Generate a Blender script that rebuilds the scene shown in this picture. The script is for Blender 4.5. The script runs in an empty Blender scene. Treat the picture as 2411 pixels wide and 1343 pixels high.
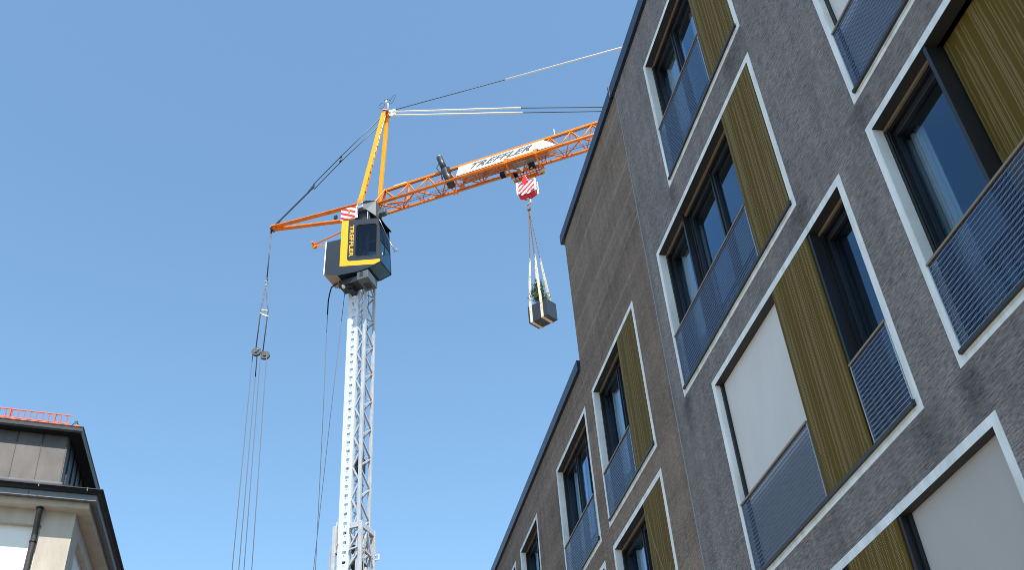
import bpy, bmesh, math, random
from mathutils import Vector, Matrix
random.seed(7)
R = math.radians
scene = bpy.context.scene
col = scene.collection

# ------------------------------------------------------------------ camera
CAM_Z = 1.6
pitch, roll = R(38.273), R(-4.632)
cam_d = bpy.data.cameras.new("camera")
cam = bpy.data.objects.new("camera", cam_d); col.objects.link(cam)
cam_d.sensor_fit = 'HORIZONTAL'; cam_d.sensor_width = 36.0
cam_d.lens = 36.0 * 2424.1 / 2411.0
cam_d.clip_start = 0.05; cam_d.clip_end = 3000
fw = Vector((0, math.cos(pitch), math.sin(pitch)))
up0 = Vector((0, -math.sin(pitch), math.cos(pitch)))
rt = math.cos(roll) * Vector((1, 0, 0)) + math.sin(roll) * up0
upv = -math.sin(roll) * Vector((1, 0, 0)) + math.cos(roll) * up0
m = Matrix((rt, upv, -fw)).transposed().to_4x4()
m.translation = Vector((0, 0, CAM_Z))
cam.matrix_world = m
scene.camera = cam

# ------------------------------------------------------------------ light
SUN_EL, SUN_AZ = R(59), R(180 - 16)          # azimuth clockwise from +Y
world = bpy.data.worlds.new("World"); scene.world = world
world.use_nodes = True
wn = world.node_tree
bg = wn.nodes['Background']
sky = wn.nodes.new('ShaderNodeTexSky'); sky.sky_type = 'NISHITA'
sky.sun_disc = False
sky.sun_elevation = SUN_EL; sky.sun_rotation = SUN_AZ
sky.altitude = 500; sky.air_density = 1.0; sky.dust_density = 0.7; sky.ozone_density = 1.4
tint = wn.nodes.new('ShaderNodeMix'); tint.data_type = 'RGBA'; tint.blend_type = 'MULTIPLY'; tint.inputs[0].default_value = 1
tint.inputs[7].default_value = (.90, 1.055, 1.0, 1)
wn.links.new(sky.outputs[0], tint.inputs[6]); wn.links.new(tint.outputs[2], bg.inputs[0]); bg.inputs[1].default_value = 0.14
sd = bpy.data.lights.new("sun", 'SUN'); sd.energy = 3.7; sd.angle = R(0.5); sd.color = (1.0, 0.95, 0.87)
sun = bpy.data.objects.new("sun", sd); col.objects.link(sun)
S = Vector((math.sin(SUN_AZ) * math.cos(SUN_EL), math.cos(SUN_AZ) * math.cos(SUN_EL), math.sin(SUN_EL)))
sun.rotation_euler = S.to_track_quat('Z', 'Y').to_euler()
sun.location = (0, 0, 60)
vs = scene.view_settings
vs.view_transform = 'Standard'; vs.look = 'None'; vs.gamma = 1; vs.exposure = 1.0
scene.cycles.filter_width = 0.9

# ------------------------------------------------------------------ materials
def mat(name, rgb, rough=0.6, metal=0.0, spec=0.5, var=0.0, vscale=(3, 3, 3), bump=0.0, bscale=(60, 60, 60), bdist=0.01, coat=0.0):
    mt = bpy.data.materials.new(name); mt.use_nodes = True
    nt = mt.node_tree; b = nt.nodes['Principled BSDF']
    b.inputs['Base Color'].default_value = (*rgb, 1); b.inputs['Roughness'].default_value = rough
    b.inputs['Metallic'].default_value = metal; b.inputs['Specular IOR Level'].default_value = spec
    b.inputs['Coat Weight'].default_value = coat
    tc = nt.nodes.new('ShaderNodeTexCoord')
    def mapped(sc):
        mp = nt.nodes.new('ShaderNodeMapping'); mp.inputs['Scale'].default_value = sc
        nt.links.new(tc.outputs['Object'], mp.inputs['Vector']); return mp
    if var:
        mp = mapped(vscale); n = nt.nodes.new('ShaderNodeTexNoise')
        n.inputs['Scale'].default_value = 1; n.inputs['Detail'].default_value = 6; n.inputs['Roughness'].default_value = 0.65
        nt.links.new(mp.outputs[0], n.inputs['Vector'])
        mr = nt.nodes.new('ShaderNodeMapRange'); mr.inputs['From Min'].default_value = 0.3; mr.inputs['From Max'].default_value = 0.7
        mr.inputs['To Min'].default_value = 1 - var; mr.inputs['To Max'].default_value = 1 + var
        nt.links.new(n.outputs['Fac'], mr.inputs['Value'])
        mx = nt.nodes.new('ShaderNodeMix'); mx.data_type = 'RGBA'; mx.blend_type = 'MULTIPLY'; mx.inputs[0].default_value = 1
        mx.inputs[6].default_value = (*rgb, 1)
        cb = nt.nodes.new('ShaderNodeCombineColor')
        for k in range(3): nt.links.new(mr.outputs[0], cb.inputs[k])
        nt.links.new(cb.outputs[0], mx.inputs[7]); nt.links.new(mx.outputs[2], b.inputs['Base Color'])
    if bump:
        mp = mapped(bscale); n = nt.nodes.new('ShaderNodeTexNoise')
        n.inputs['Scale'].default_value = 1; n.inputs['Detail'].default_value = 4
        nt.links.new(mp.outputs[0], n.inputs['Vector'])
        bp = nt.nodes.new('ShaderNodeBump'); bp.inputs['Strength'].default_value = bump; bp.inputs['Distance'].default_value = bdist
        nt.links.new(n.outputs['Fac'], bp.inputs['Height']); nt.links.new(bp.outputs[0], b.inputs['Normal'])
    return mt

# small node toolkit for the richer materials
class NT:
    def __init__(s, name):
        s.m = bpy.data.materials.new(name); s.m.use_nodes = True
        s.t = s.m.node_tree; s.b = s.t.nodes['Principled BSDF']; s.out = s.t.nodes['Material Output']
        s.tc = s.t.nodes.new('ShaderNodeTexCoord')
    def inp(s, sock, v):
        if isinstance(v, (int, float)): sock.default_value = v
        elif isinstance(v, tuple): sock.default_value = v
        else: s.t.links.new(v, sock)
    def math(s, op, a, b=0.0, c=0.0):
        n = s.t.nodes.new('ShaderNodeMath'); n.operation = op
        s.inp(n.inputs[0], a); s.inp(n.inputs[1], b); s.inp(n.inputs[2], c); return n.outputs[0]
    def sep(s, v):
        n = s.t.nodes.new('ShaderNodeSeparateXYZ'); s.inp(n.inputs[0], v); return n.outputs
    def comb(s, x, y, z):
        n = s.t.nodes.new('ShaderNodeCombineXYZ')
        for k, v in enumerate((x, y, z)): s.inp(n.inputs[k], v)
        return n.outputs[0]
    def noise(s, vec, scale=1, detail=4, rough=0.5):
        n = s.t.nodes.new('ShaderNodeTexNoise'); s.inp(n.inputs['Vector'], vec)
        n.inputs['Scale'].default_value = scale; n.inputs['Detail'].default_value = detail; n.inputs['Roughness'].default_value = rough
        return n.outputs['Fac']
    def white(s, w):
        n = s.t.nodes.new('ShaderNodeTexWhiteNoise'); n.noise_dimensions = '1D'; s.inp(n.inputs['W'], w); return n.outputs['Value']
    def rng(s, v, a, b, c, d):
        n = s.t.nodes.new('ShaderNodeMapRange'); s.inp(n.inputs['Value'], v)
        for k, x in zip(('From Min', 'From Max', 'To Min', 'To Max'), (a, b, c, d)): n.inputs[k].default_value = x
        return n.outputs[0]
    def mix(s, f, a, b, mode='MIX'):
        n = s.t.nodes.new('ShaderNodeMix'); n.data_type = 'RGBA'; n.blend_type = mode
        s.inp(n.inputs[0], f); s.inp(n.inputs[6], a); s.inp(n.inputs[7], b); return n.outputs[2]
    def bump(s, h, strength, dist):
        n = s.t.nodes.new('ShaderNodeBump'); n.inputs['Strength'].default_value = strength; n.inputs['Distance'].default_value = dist
        s.t.links.new(h, n.inputs['Height']); s.t.links.new(n.outputs[0], s.b.inputs['Normal'])

# street frame: the facade runs along D, N points into the building on the right
AZ = R(-13.4)
D = Vector((math.sin(AZ), math.cos(AZ), 0)); N = Vector((math.cos(AZ), -math.sin(AZ), 0)); Z = Vector((0, 0, 1))
FD = 4.8

# facade meshes are built in the local frame x = along street, y = inwards, z = up (rotated object)
def plaster(name, base, light, rough_amt, groove):
    n = NT(name); p = n.tc.outputs['Object']; x, y, z = n.sep(p)
    streak = n.noise(n.comb(n.math('MULTIPLY', x, 2.6), 0.0, n.math('MULTIPLY', z, 70.0)), 1, 6, 0.75)
    blotch = n.noise(n.comb(n.math('MULTIPLY', x, .45), 0.0, n.math('MULTIPLY', z, 1.1)), 1, 4, 0.6)
    vert = n.noise(n.comb(n.math('MULTIPLY', x, 3.5), 0.0, n.math('MULTIPLY', z, .45)), 1, 4, 0.6)
    pit = n.noise(p, 60, 3, 0.7)
    f = n.math('ADD', n.math('MULTIPLY', streak, 0.47), n.math('ADD', n.math('MULTIPLY', n.math('ADD', n.math('MULTIPLY', blotch, .5), n.math('MULTIPLY', n.noise(n.comb(n.math('MULTIPLY', x, .9), 3.0, n.math('MULTIPLY', z, 8.0)), 1, 4, .65), .5)), 0.32), n.math('MULTIPLY', vert, .26)))
    c = n.mix(n.rng(f, 0.36, 0.64, 0, 1), (*base, 1), (*light, 1))
    sp = n.rng(n.noise(n.comb(n.math('MULTIPLY', x, 10.0), 0.0, n.math('MULTIPLY', z, 72.0)), 1, 5, .85), 0.36, 0.60, 0.36, 1.34)
    c = n.mix(1.0, c, n.comb(sp, sp, sp), 'MULTIPLY')
    # damp streaks the rain leaves under the corners of the window surrounds
    wob = n.math('MULTIPLY', n.math('SUBTRACT', n.noise(n.comb(x, 0.0, n.math('MULTIPLY', z, 3.0)), 3, 4, .7), .5), .35)
    tot = None
    for xc, zc, wd, ln in ((7.14, 8.70, .30, .55), (10.84, 8.70, .22, .8), (6.34, 5.72, .34, .8), (5.70, 8.69, .26, .5), (5.70, 5.72, .26, .7), (9.93, 11.67, .2, .6), (7.5, 11.67, .45, .6), (9.95, 5.72, .3, .8)):
        mx_ = n.rng(n.math('ABSOLUTE', n.math('SUBTRACT', n.math('ADD', x, wob), xc)), 0.0, wd, 1, 0)
        mz = n.math('MULTIPLY', n.rng(n.math('SUBTRACT', zc, z), -.02, .10, 0, 1), n.rng(n.math('SUBTRACT', zc, z), .1, ln, 1, 0))
        q = n.math('MULTIPLY', mx_, mz); tot = q if tot is None else n.math('ADD', tot, q)
    dk = n.rng(tot, 0.0, .7, 1.0, .58)
    c = n.mix(1.0, c, n.comb(dk, dk, dk), 'MULTIPLY')
    n.t.links.new(c, n.b.inputs['Base Color']); n.b.inputs['Roughness'].default_value = 0.95
    n.b.inputs['Specular IOR Level'].default_value = 0.1
    comb_h = n.math('SINE', n.math('MULTIPLY', z, 2 * math.pi / groove))
    warp = n.noise(n.comb(n.math('MULTIPLY', x, 9.0), 0.0, n.math('MULTIPLY', z, 130.0)), 1, 4, 0.7)
    h = n.math('ADD', n.math('MULTIPLY', comb_h, 0.25), n.math('ADD', n.math('MULTIPLY', warp, 1.0), n.math('MULTIPLY', pit, .8)))
    n.bump(h, rough_amt, 0.006)
    return n.m
M_GREY = plaster("combed_grey_plaster", (0.106, 0.091, 0.086), (0.315, 0.270, 0.255), 0.9, 0.022)
def brown_plaster():
    n = NT("ribbed_brown_plaster"); p = n.tc.outputs['Object']; x, y, z = n.sep(p)
    lift = n.noise(n.comb(n.math('MULTIPLY', x, .12), 0.0, n.math('MULTIPLY', z, 1.9)), 1, 3, 0.5)
    vert = n.noise(n.comb(n.math('MULTIPLY', x, 5.0), 0.0, n.math('MULTIPLY', z, .35)), 1, 4, 0.6)
    blot = n.noise(p, .7, 4, .6); fine = n.noise(n.comb(n.math('MULTIPLY', x, 8.0), 0.0, n.math('MULTIPLY', z, 34.0)), 1, 6, .85)
    f = n.math('ADD', n.math('MULTIPLY', lift, .32), n.math('ADD', n.math('MULTIPLY', vert, .24), n.math('ADD', n.math('MULTIPLY', blot, .18), n.math('MULTIPLY', n.noise(n.comb(n.math('MULTIPLY', x, 1.3), 0.0, n.math('MULTIPLY', z, 22.0)), 1, 5, .7), .26))))
    c = n.mix(n.rng(f, 0.36, 0.62, 0, 1), (0.135, 0.096, 0.073, 1), (0.34, 0.248, 0.192, 1))
    # pale seams between the scaffold lifts
    seam = n.math('PINGPONG', n.math('ADD', z, n.math('MULTIPLY', blot, .12)), .31)
    hi = n.math('MULTIPLY', n.rng(z, 11.2, 11.9, 0, 1), n.rng(n.noise(n.comb(n.math('MULTIPLY', x, .6), 0.0, n.math('MULTIPLY', z, 1.3)), 1, 3, .6), .35, .6, .25, 1))
    c = n.mix(n.math('MULTIPLY', hi, n.rng(seam, 0.0, 0.05, .5, 0)), c, (0.40, 0.32, 0.25, 1))
    sp = n.rng(fine, 0.36, 0.6, 0.62, 1.22)
    c = n.mix(1.0, c, n.comb(sp, sp, sp), 'MULTIPLY')
    n.t.links.new(c, n.b.inputs['Base Color']); n.b.inputs['Roughness'].default_value = 0.95; n.b.inputs['Specular IOR Level'].default_value = 0.2
    g = n.math('SINE', n.math('MULTIPLY', z, 2 * math.pi / .03))
    h = n.math('ADD', n.math('MULTIPLY', g, .6), n.math('MULTIPLY', fine, .6))
    n.bump(h, .8, .012)
    return n.m
M_BROWN = brown_plaster()

def stained(name, base, stain, rough=.75):
    n = NT(name); p = n.tc.outputs['Object']; x, y, z = n.sep(p)
    a = n.noise(n.comb(n.math('MULTIPLY', x, 6.0), 0.0, n.math('MULTIPLY', z, 1.2)), 1, 5, .6)
    b = n.noise(p, 40, 3, .6)
    c = n.mix(n.rng(a, .36, .75, 0, .9), (*base, 1), (*stain, 1))
    c = n.mix(n.rng(b, .3, .7, 0.06, 0), c, (*stain, 1))
    n.t.links.new(c, n.b.inputs['Base Color']); n.b.inputs['Roughness'].default_value = rough
    n.bump(b, .3, .004)
    return n.m
M_SURR = stained("white_render_surround", (.84, .82, .80), (.52, .50, .47))
M_SILLTAN = stained("white_render_with_tan_mottle", (.74, .70, .63), (.42, .31, .17))  # tan mottled band of render below each sill
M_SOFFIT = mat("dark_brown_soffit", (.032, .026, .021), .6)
M_FRAME = mat("anthracite_window_frame", (.022, .022, .026), .35, 0.2)
M_TRACK = mat("black_guide_track", (.010, .010, .011), .4)
M_TAN = mat("bronze_strip", (.28, .20, .13), .45, .3)
M_BLIND = mat("pale_grey_blind_fabric", (.63, .575, .55), .85, var=.05, vscale=(1.5, 1.5, .6), bump=.2, bscale=(150, 150, 150), bdist=.002)
M_BLIND2 = mat("grey_blind_fabric", (.42, .375, .35), .85, var=.05, vscale=(1.5, 1.5, .6), bump=.2, bscale=(150, 150, 150), bdist=.002)
M_SILL = mat("dark_sill_metal", (.05, .045, .045), .4, .5)
M_ROOM = mat("beige_room_paint", (.34, .32, .27), .9)
M_CURT = mat("white_curtain", (.78, .78, .76), .9)
M_COPE = mat("navy_coping_metal", (.028, .036, .062), .4, .4, var=.15, vscale=(2, 2, 2))
M_JOINT = mat("joint_profile", (.24, .24, .245), .7)

def shutter_mat():
    n = NT("perforated_olive_metal"); p = n.tc.outputs['Object']; x, y, z = n.sep(p)
    colw = .0135
    ci = n.math('FLOOR', n.math('DIVIDE', x, colw))
    fx = n.math('FRACT', n.math('DIVIDE', x, colw))
    grp = n.noise(n.comb(n.math('MULTIPLY', ci, .61), 3.3, 0.0), 1, 2, .5)       # columns come in bands
    zi = n.noise(n.comb(n.math('MULTIPLY', ci, .43), 0.0, n.math('MULTIPLY', z, .25)), 1, 2, .5)
    on = n.math('GREATER_THAN', n.math('ADD', n.math('MULTIPLY', grp, .75), n.math('MULTIPLY', zi, .35)), .572)
    fz = n.math('FRACT', n.math('ADD', n.math('DIVIDE', z, .021), n.math('MULTIPLY', x, 16.0)))
    dash = n.math('MULTIPLY', n.math('GREATER_THAN', fz, .52), n.math('GREATER_THAN', fx, .18))
    hole = n.math('MULTIPLY', on, dash)
    vv = n.noise(p, 1.7, 3, .5)
    base = n.mix(vv, (.105, .064, .012, 1), (.124, .076, .015, 1))
    c = n.mix(hole, base, (.26, .20, .11, 1))
    n.t.links.new(c, n.b.inputs['Base Color']); n.b.inputs['Roughness'].default_value = .6
    n.b.inputs['Specular IOR Level'].default_value = .05
    n.bump(n.math('SUBTRACT', 1.0, hole), .35, .003)
    return n.m
M_OLIVE = shutter_mat()
M_OLIVE_EDGE = mat("olive_metal_edge", (.12, .10, .04), .5, .3)

def mesh_mat():
    n = NT("expanded_metal_mesh"); p = n.tc.outputs['Object']; x, y, z = n.sep(p)
    row = n.math('FLOOR', n.math('DIVIDE', z, .045))
    fz = n.math('FRACT', n.math('DIVIDE', z, .045))
    fx = n.math('FRACT', n.math('ADD', n.math('DIVIDE', x, .0165), n.math('MULTIPLY', row, .5)))
    open_ = n.math('MULTIPLY', n.math('GREATER_THAN', fx, .50), n.math('MULTIPLY', n.math('GREATER_THAN', fz, .22), n.math('LESS_THAN', fz, .86)))
    n.b.inputs['Base Color'].default_value = (.045, .072, .13, 1); n.b.inputs['Metallic'].default_value = .8; n.b.inputs['Roughness'].default_value = .38
    lip = n.math('MULTIPLY', n.math('LESS_THAN', fz, .26), n.math('GREATER_THAN', fx, .5))  # lit row edges, their brightness put into a paler lip colour
    n.t.links.new(n.mix(lip, (.045, .072, .13, 1), (.27, .26, .24, 1)), n.b.inputs['Base Color'])
    tr = n.t.nodes.new('ShaderNodeBsdfTransparent'); mx = n.t.nodes.new('ShaderNodeMixShader')
    n.t.links.new(open_, mx.inputs[0]); n.t.links.new(n.b.outputs[0], mx.inputs[1]); n.t.links.new(tr.outputs[0], mx.inputs[2])
    n.t.links.new(mx.outputs[0], n.out.inputs[0])
    return n.m
M_MESH = mesh_mat()

def glass_mat(name, tint, refl=1.45, base_f=0.05, gain=.5, gcol=(.9, .95, 1)):
    n = NT(name)
    tr = n.t.nodes.new('ShaderNodeBsdfTransparent'); tr.inputs[0].default_value = (*tint, 1)
    gl = n.t.nodes.new('ShaderNodeBsdfGlossy'); gl.inputs['Roughness'].default_value = .015; gl.inputs[0].default_value = (*gcol, 1)
    fr = n.t.nodes.new('ShaderNodeFresnel'); geo = n.t.nodes.new('ShaderNodeNewGeometry')
    n.t.links.new(n.math('SUBTRACT', refl, n.math('MULTIPLY', geo.outputs['Backfacing'], refl - 1 / refl)), fr.inputs[0])
    mx = n.t.nodes.new('ShaderNodeMixShader')
    f = n.math('MINIMUM', n.math('ADD', n.math('MULTIPLY', fr.outputs[0], gain), base_f), 1.0)
    n.t.links.new(f, mx.inputs[0]); n.t.links.new(tr.outputs[0], mx.inputs[1]); n.t.links.new(gl.outputs[0], mx.inputs[2])
    n.t.links.new(mx.outputs[0], n.out.inputs[0]); n.t.nodes.remove(n.b)
    return n.m
M_GLASS = glass_mat("window_glass", (.50, .58, .64), 1.45, .03, 2.0, (.50, .74, 1.0))
M_CABGLASS = glass_mat("tinted_cab_glass", (.16, .20, .29), 1.35, 0.01, .9, (.6, .8, 1))
M_CABFRONT = glass_mat("blue_green_cab_glass", (.30, .62, .75), 1.5, .05, 1.3, (.6, .92, 1))

M_ORANGE = mat("orange_crane_paint", (.84, .20, .003), .45, 0, .3, var=.25, vscale=(4, 4, 4))
M_ORANGE_LIT = mat("lit_orange_crane_paint", (.92, .35, .006), .45, 0, .3, var=.10, vscale=(2, 2, 2))  # orange crane paint made yellower, the sunlight put into the colour
M_LATT = mat("light_grey_lattice_paint", (.40, .41, .43), .5, var=.16, vscale=(3, 3, 3))
M_CRWHITE = mat("white_crane_paint", (.56, .57, .59), .45, var=.05, vscale=(2, 2, 1), bump=.1)
M_GALV = mat("galvanised_steel", (.42, .44, .46), .4, .5, var=.12, vscale=(5, 5, 5))
M_CAB = mat("grey_blue_cab_paint", (.008, .020, .036), .5, 0, .14, var=.05)
M_CABLT = mat("light_grey_cab_paint", (.085, .10, .11), .5, 0, .5, var=.06)
M_YEL = mat("yellow_cab_paint", (.74, .37, .002), .5, 0, .2)
M_BLACK = mat("black_rubber", (.008, .008, .009), .6, 0, .2)
M_DSTEEL = mat("dark_steel", (.045, .048, .052), .45, .5, var=.2, vscale=(8, 8, 8))
M_ROPE = mat("steel_wire_rope", (.085, .09, .10), .6, .2)
M_ROPEL = mat("light_pendant_paint", (.72, .70, .68), .45)
M_RED = mat("red_paint", (.68, .012, .02), .4)
M_SIGNW = mat("white_sign_paint", (.78, .76, .72), .5, var=.06, vscale=(2, 2, 2))
M_INK = mat("grey_lettering", (.06, .07, .09), .5)
M_SKIN = mat("skin", (.48, .25, .17), .6)
M_CLOTH = mat("dark_work_clothes", (.03, .035, .06), .9)
M_CHAIN = mat("worn_chain_steel", (.22, .14, .10), .5, .4)
def sling_mat():
    n = NT("soiled_beige_webbing"); p = n.tc.outputs['Object']
    a = n.noise(p, 9, 5, .7)
    c = n.mix(n.rng(a, .52, .66, 0, 1), (.72, .63, .48, 1), (.30, .22, .14, 1))
    n.t.links.new(c, n.b.inputs['Base Color']); n.b.inputs['Roughness'].default_value = .9
    return n.m
M_SLING = sling_mat()
M_PLANTER = mat("anthracite_planter", (.024, .029, .036), .45, 0, .5, var=.15, vscale=(2, 2, 2))
M_SOIL = mat("soil", (.03, .02, .012), .95)
M_BARK = mat("bark", (.09, .06, .035), .9)
def leaf_mat():
    n = NT("leaf"); p = n.tc.outputs['Object']
    a = n.noise(p, 6, 2, .5)
    c = n.mix(n.rng(a, .35, .65, 0, 1), (.022, .050, .012, 1), (.10, .17, .04, 1))
    n.t.links.new(c, n.b.inputs['Base Color']); n.b.inputs['Roughness'].default_value = .35
    return n.m
M_LEAF = leaf_mat()
def stripe_mat(name, period, slope, red=(.70, .02, .03), white=(.80, .78, .78)):
    n = NT(name); x, y, z = n.sep(n.tc.outputs['Object'])
    f = n.math('FRACT', n.math('DIVIDE', n.math('ADD', n.math('MULTIPLY', z, 1.0), n.math('MULTIPLY', x, slope)), period))
    c = n.mix(n.math('GREATER_THAN', f, .5), (*red, 1), (*white, 1))
    n.t.links.new(c, n.b.inputs['Base Color']); n.b.inputs['Roughness'].default_value = .45
    return n.m
M_STRIPE = stripe_mat("red_white_warning_stripes", .30, .62)
M_STRIPE2 = stripe_mat("red_white_block_stripes", .27, -.95)
# left building
M_REND = mat("cream_render", (.47, .405, .335), .9, var=.13, vscale=(4, 4, 1.2), bump=.35, bscale=(45, 45, 45), bdist=.006)
M_RENDW = mat("white_render", (.80, .78, .74), .9, var=.04, vscale=(1, 1, 1), bump=.3, bscale=(45, 45, 45), bdist=.006)
M_ZINC = mat("weathered_zinc", (.090, .076, .068), .6, .1, var=.30, vscale=(2.5, 2.5, 1.1))
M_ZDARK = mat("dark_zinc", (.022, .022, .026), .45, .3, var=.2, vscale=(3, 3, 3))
M_FLASH = mat("grey_flashing", (.13, .13, .135), .5, .4, var=.15, vscale=(4, 4, 4))
M_PIPE = mat("brown_grey_downpipe", (.085, .07, .065), .5, .4, var=.25, vscale=(6, 6, 3))
M_TILE = mat("red_clay_tile", (.42, .10, .035), .8, var=.3, vscale=(5, 5, 5))
M_GUARD = mat("orange_red_painted_steel", (.60, .11, .04), .5)
M_ASPH = mat("asphalt", (.05, .05, .052), .9, var=.2, vscale=(2, 2, 2), bump=.4)
M_PAVE = mat("concrete_paving", (.30, .29, .27), .9, var=.12, vscale=(2, 2, 2), bump=.3)
M_LINE = mat("road_line_white", (.75, .75, .72), .7)
M_GROUND = mat("ground_gravel", (.20, .185, .16), .95, var=.2, vscale=(.3, .3, .3))

# ------------------------------------------------------------------ object helpers
WL = {}                                           # accumulated world matrix of every parent
def tagset(o, label=None, cat=None, group=None, kind=None):
    for k, v in (('label', label), ('category', cat), ('group', group), ('kind', kind)):
        if v: o[k] = v
    return o
def empty(name, loc, label, cat, group=None, basis=None):
    o = bpy.data.objects.new(name, None); col.objects.link(o)
    mw = Matrix.Identity(4)
    if basis is not None: mw = Matrix(basis).transposed().to_4x4()
    mw.translation = Vector(loc)
    o.matrix_world = mw; o.empty_display_size = .2
    WL[o.name] = mw
    return tagset(o, label, cat, group)

class MB:
    def __init__(s): s.v = []; s.f = []; s.mi = []; s.sm = []; s.cm = 0; s.smooth = False
    def add(s, vs_, fs):
        b = len(s.v); s.v += [Vector(p) for p in vs_]
        for f in fs: s.f.append([b + i for i in f]); s.mi.append(s.cm); s.sm.append(s.smooth)
        return s
    def quad(s, *p): return s.add(p, [list(range(len(p)))])
    def frame_box(s, o, ex, ey, ez, a, b):
        P = [o + ex * x + ey * y + ez * z for x in (a[0], b[0]) for y in (a[1], b[1]) for z in (a[2], b[2])]
        return s.add(P, [(0, 1, 3, 2), (4, 6, 7, 5), (0, 4, 5, 1), (2, 3, 7, 6), (0, 2, 6, 4), (1, 5, 7, 3)])
    def box(s, a, b): return s.frame_box(Vector((0, 0, 0)), Vector((1, 0, 0)), Vector((0, 1, 0)), Z, a, b)
    def beam(s, p, q, w, h=None, upd=None):
        p, q = Vector(p), Vector(q); h = h or w; d = (q - p).normalized()
        u = upd or (Z if abs(d.z) < .95 else Vector((1, 0, 0)))
        x = d.cross(u).normalized(); y = x.cross(d)
        P = [c + x * (i * w / 2) + y * (j * h / 2) for c in (p, q) for i, j in ((-1, -1), (1, -1), (1, 1), (-1, 1))]
        return s.add(P, [(0, 1, 2, 3), (7, 6, 5, 4), (0, 4, 5, 1), (1, 5, 6, 2), (2, 6, 7, 3), (3, 7, 4, 0)])
    def tube(s, pts, r, n=8, caps=True):
        pts = [Vector(p) for p in pts]; rs = r if isinstance(r, (list, tuple)) else [r] * len(pts)
        rings = []; px = None
        for i, p in enumerate(pts):
            d = (pts[min(i + 1, len(pts) - 1)] - pts[max(i - 1, 0)]).normalized()
            if px is None: px = d.cross(Z if abs(d.z) < .9 else Vector((1, 0, 0))).normalized()
            px = (px - d * px.dot(d)).normalized(); py = d.cross(px)
            rings.append([p + (px * math.cos(2 * math.pi * k / n) + py * math.sin(2 * math.pi * k / n)) * rs[i] for k in range(n)])
        V_ = [v for rg in rings for v in rg]; F = []
        for i in range(len(pts) - 1):
            for k in range(n): F.append((i * n + k, i * n + (k + 1) % n, (i + 1) * n + (k + 1) % n, (i + 1) * n + k))
        sm = s.smooth; s.smooth = True; s.add(V_, F); s.smooth = sm
        if caps:
            b = len(s.v) - len(V_)
            for rg in (list(range(n))[::-1], [(len(pts) - 1) * n + k for k in range(n)]):
                s.f.append([b + i for i in rg]); s.mi.append(s.cm); s.sm.append(False)
        return s
    def prism(s, poly, off):
        n = len(poly); A = [Vector(p) for p in poly]; B = [p + off for p in A]
        return s.add(A + B, [list(range(n))[::-1], [n + i for i in range(n)]] + [(i, (i + 1) % n, n + (i + 1) % n, n + i) for i in range(n)])
    def build(s, name, mats, parent=None, label=None, cat=None, group=None, kind=None, origin=None, bevel=0):
        me = bpy.data.meshes.new(name)
        mw = WL[parent.name] if parent is not None else Matrix.Translation(Vector(origin) if origin is not None else Vector((0, 0, 0)))
        inv = mw.inverted()
        me.from_pydata([inv @ v for v in s.v], [], s.f)
        for mt in (mats if isinstance(mats, (list, tuple)) else [mats]): me.materials.append(mt)
        for p, mi, sm in zip(me.polygons, s.mi, s.sm): p.material_index = mi; p.use_smooth = sm
        bm = bmesh.new(); bm.from_mesh(me); bmesh.ops.recalc_face_normals(bm, faces=bm.faces)
        bm.to_mesh(me); bm.free()
        o = bpy.data.objects.new(name, me); col.objects.link(o)
        if parent is not None: o.parent = parent; WL[o.name] = mw
        else: o.matrix_world = mw; WL[o.name] = mw
        if bevel:
            bv = o.modifiers.new("bevel", 'BEVEL'); bv.width = bevel; bv.segments = 2; bv.limit_method = 'ANGLE'
        return tagset(o, label, cat, group, kind)

def build_each(mb, name, mts, parent, **k):
    """every connected piece becomes a mesh of its own"""
    par = list(range(len(mb.v)))
    def find(a):
        while par[a] != a: par[a] = par[par[a]]; a = par[a]
        return a
    for f in mb.f:
        for a in f[1:]: par[find(a)] = find(f[0])
    groups = {}
    for i, f in enumerate(mb.f): groups.setdefault(find(f[0]), []).append(i)
    for fs in groups.values():
        q = MB(); idx = {}
        for i in fs:
            for a in mb.f[i]:
                if a not in idx: idx[a] = len(q.v); q.v.append(mb.v[a])
            q.f.append([idx[a] for a in mb.f[i]]); q.mi.append(0); q.sm.append(mb.sm[i])
        q.build(name, mts, parent, **k)

def fill_holes(mb, outer, holes):
    """polygon with holes as triangles (points are world vectors)"""
    bm = bmesh.new(); edges = []
    for loop in [outer] + holes:
        vs_ = [bm.verts.new(p) for p in loop]
        for i in range(len(vs_)): edges.append(bm.edges.new((vs_[i], vs_[(i + 1) % len(vs_)])))
    bmesh.ops.triangle_fill(bm, edges=edges, use_beauty=True)
    bm.verts.index_update()
    mb.add([v.co.copy() for v in bm.verts], [[v.index for v in f.verts] for f in bm.faces]); bm.free()

def round_rect(x0, x1, y0, y1, r, n=6):
    out = []
    for cx, cy, a in ((x1 - r, y1 - r, 0), (x0 + r, y1 - r, 90), (x0 + r, y0 + r, 180), (x1 - r, y0 + r, 270)):
        for k in range(n + 1):
            t = R(a + 90 * k / n); out.append((cx + r * math.cos(t), cy + r * math.sin(t)))
    return out

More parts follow.
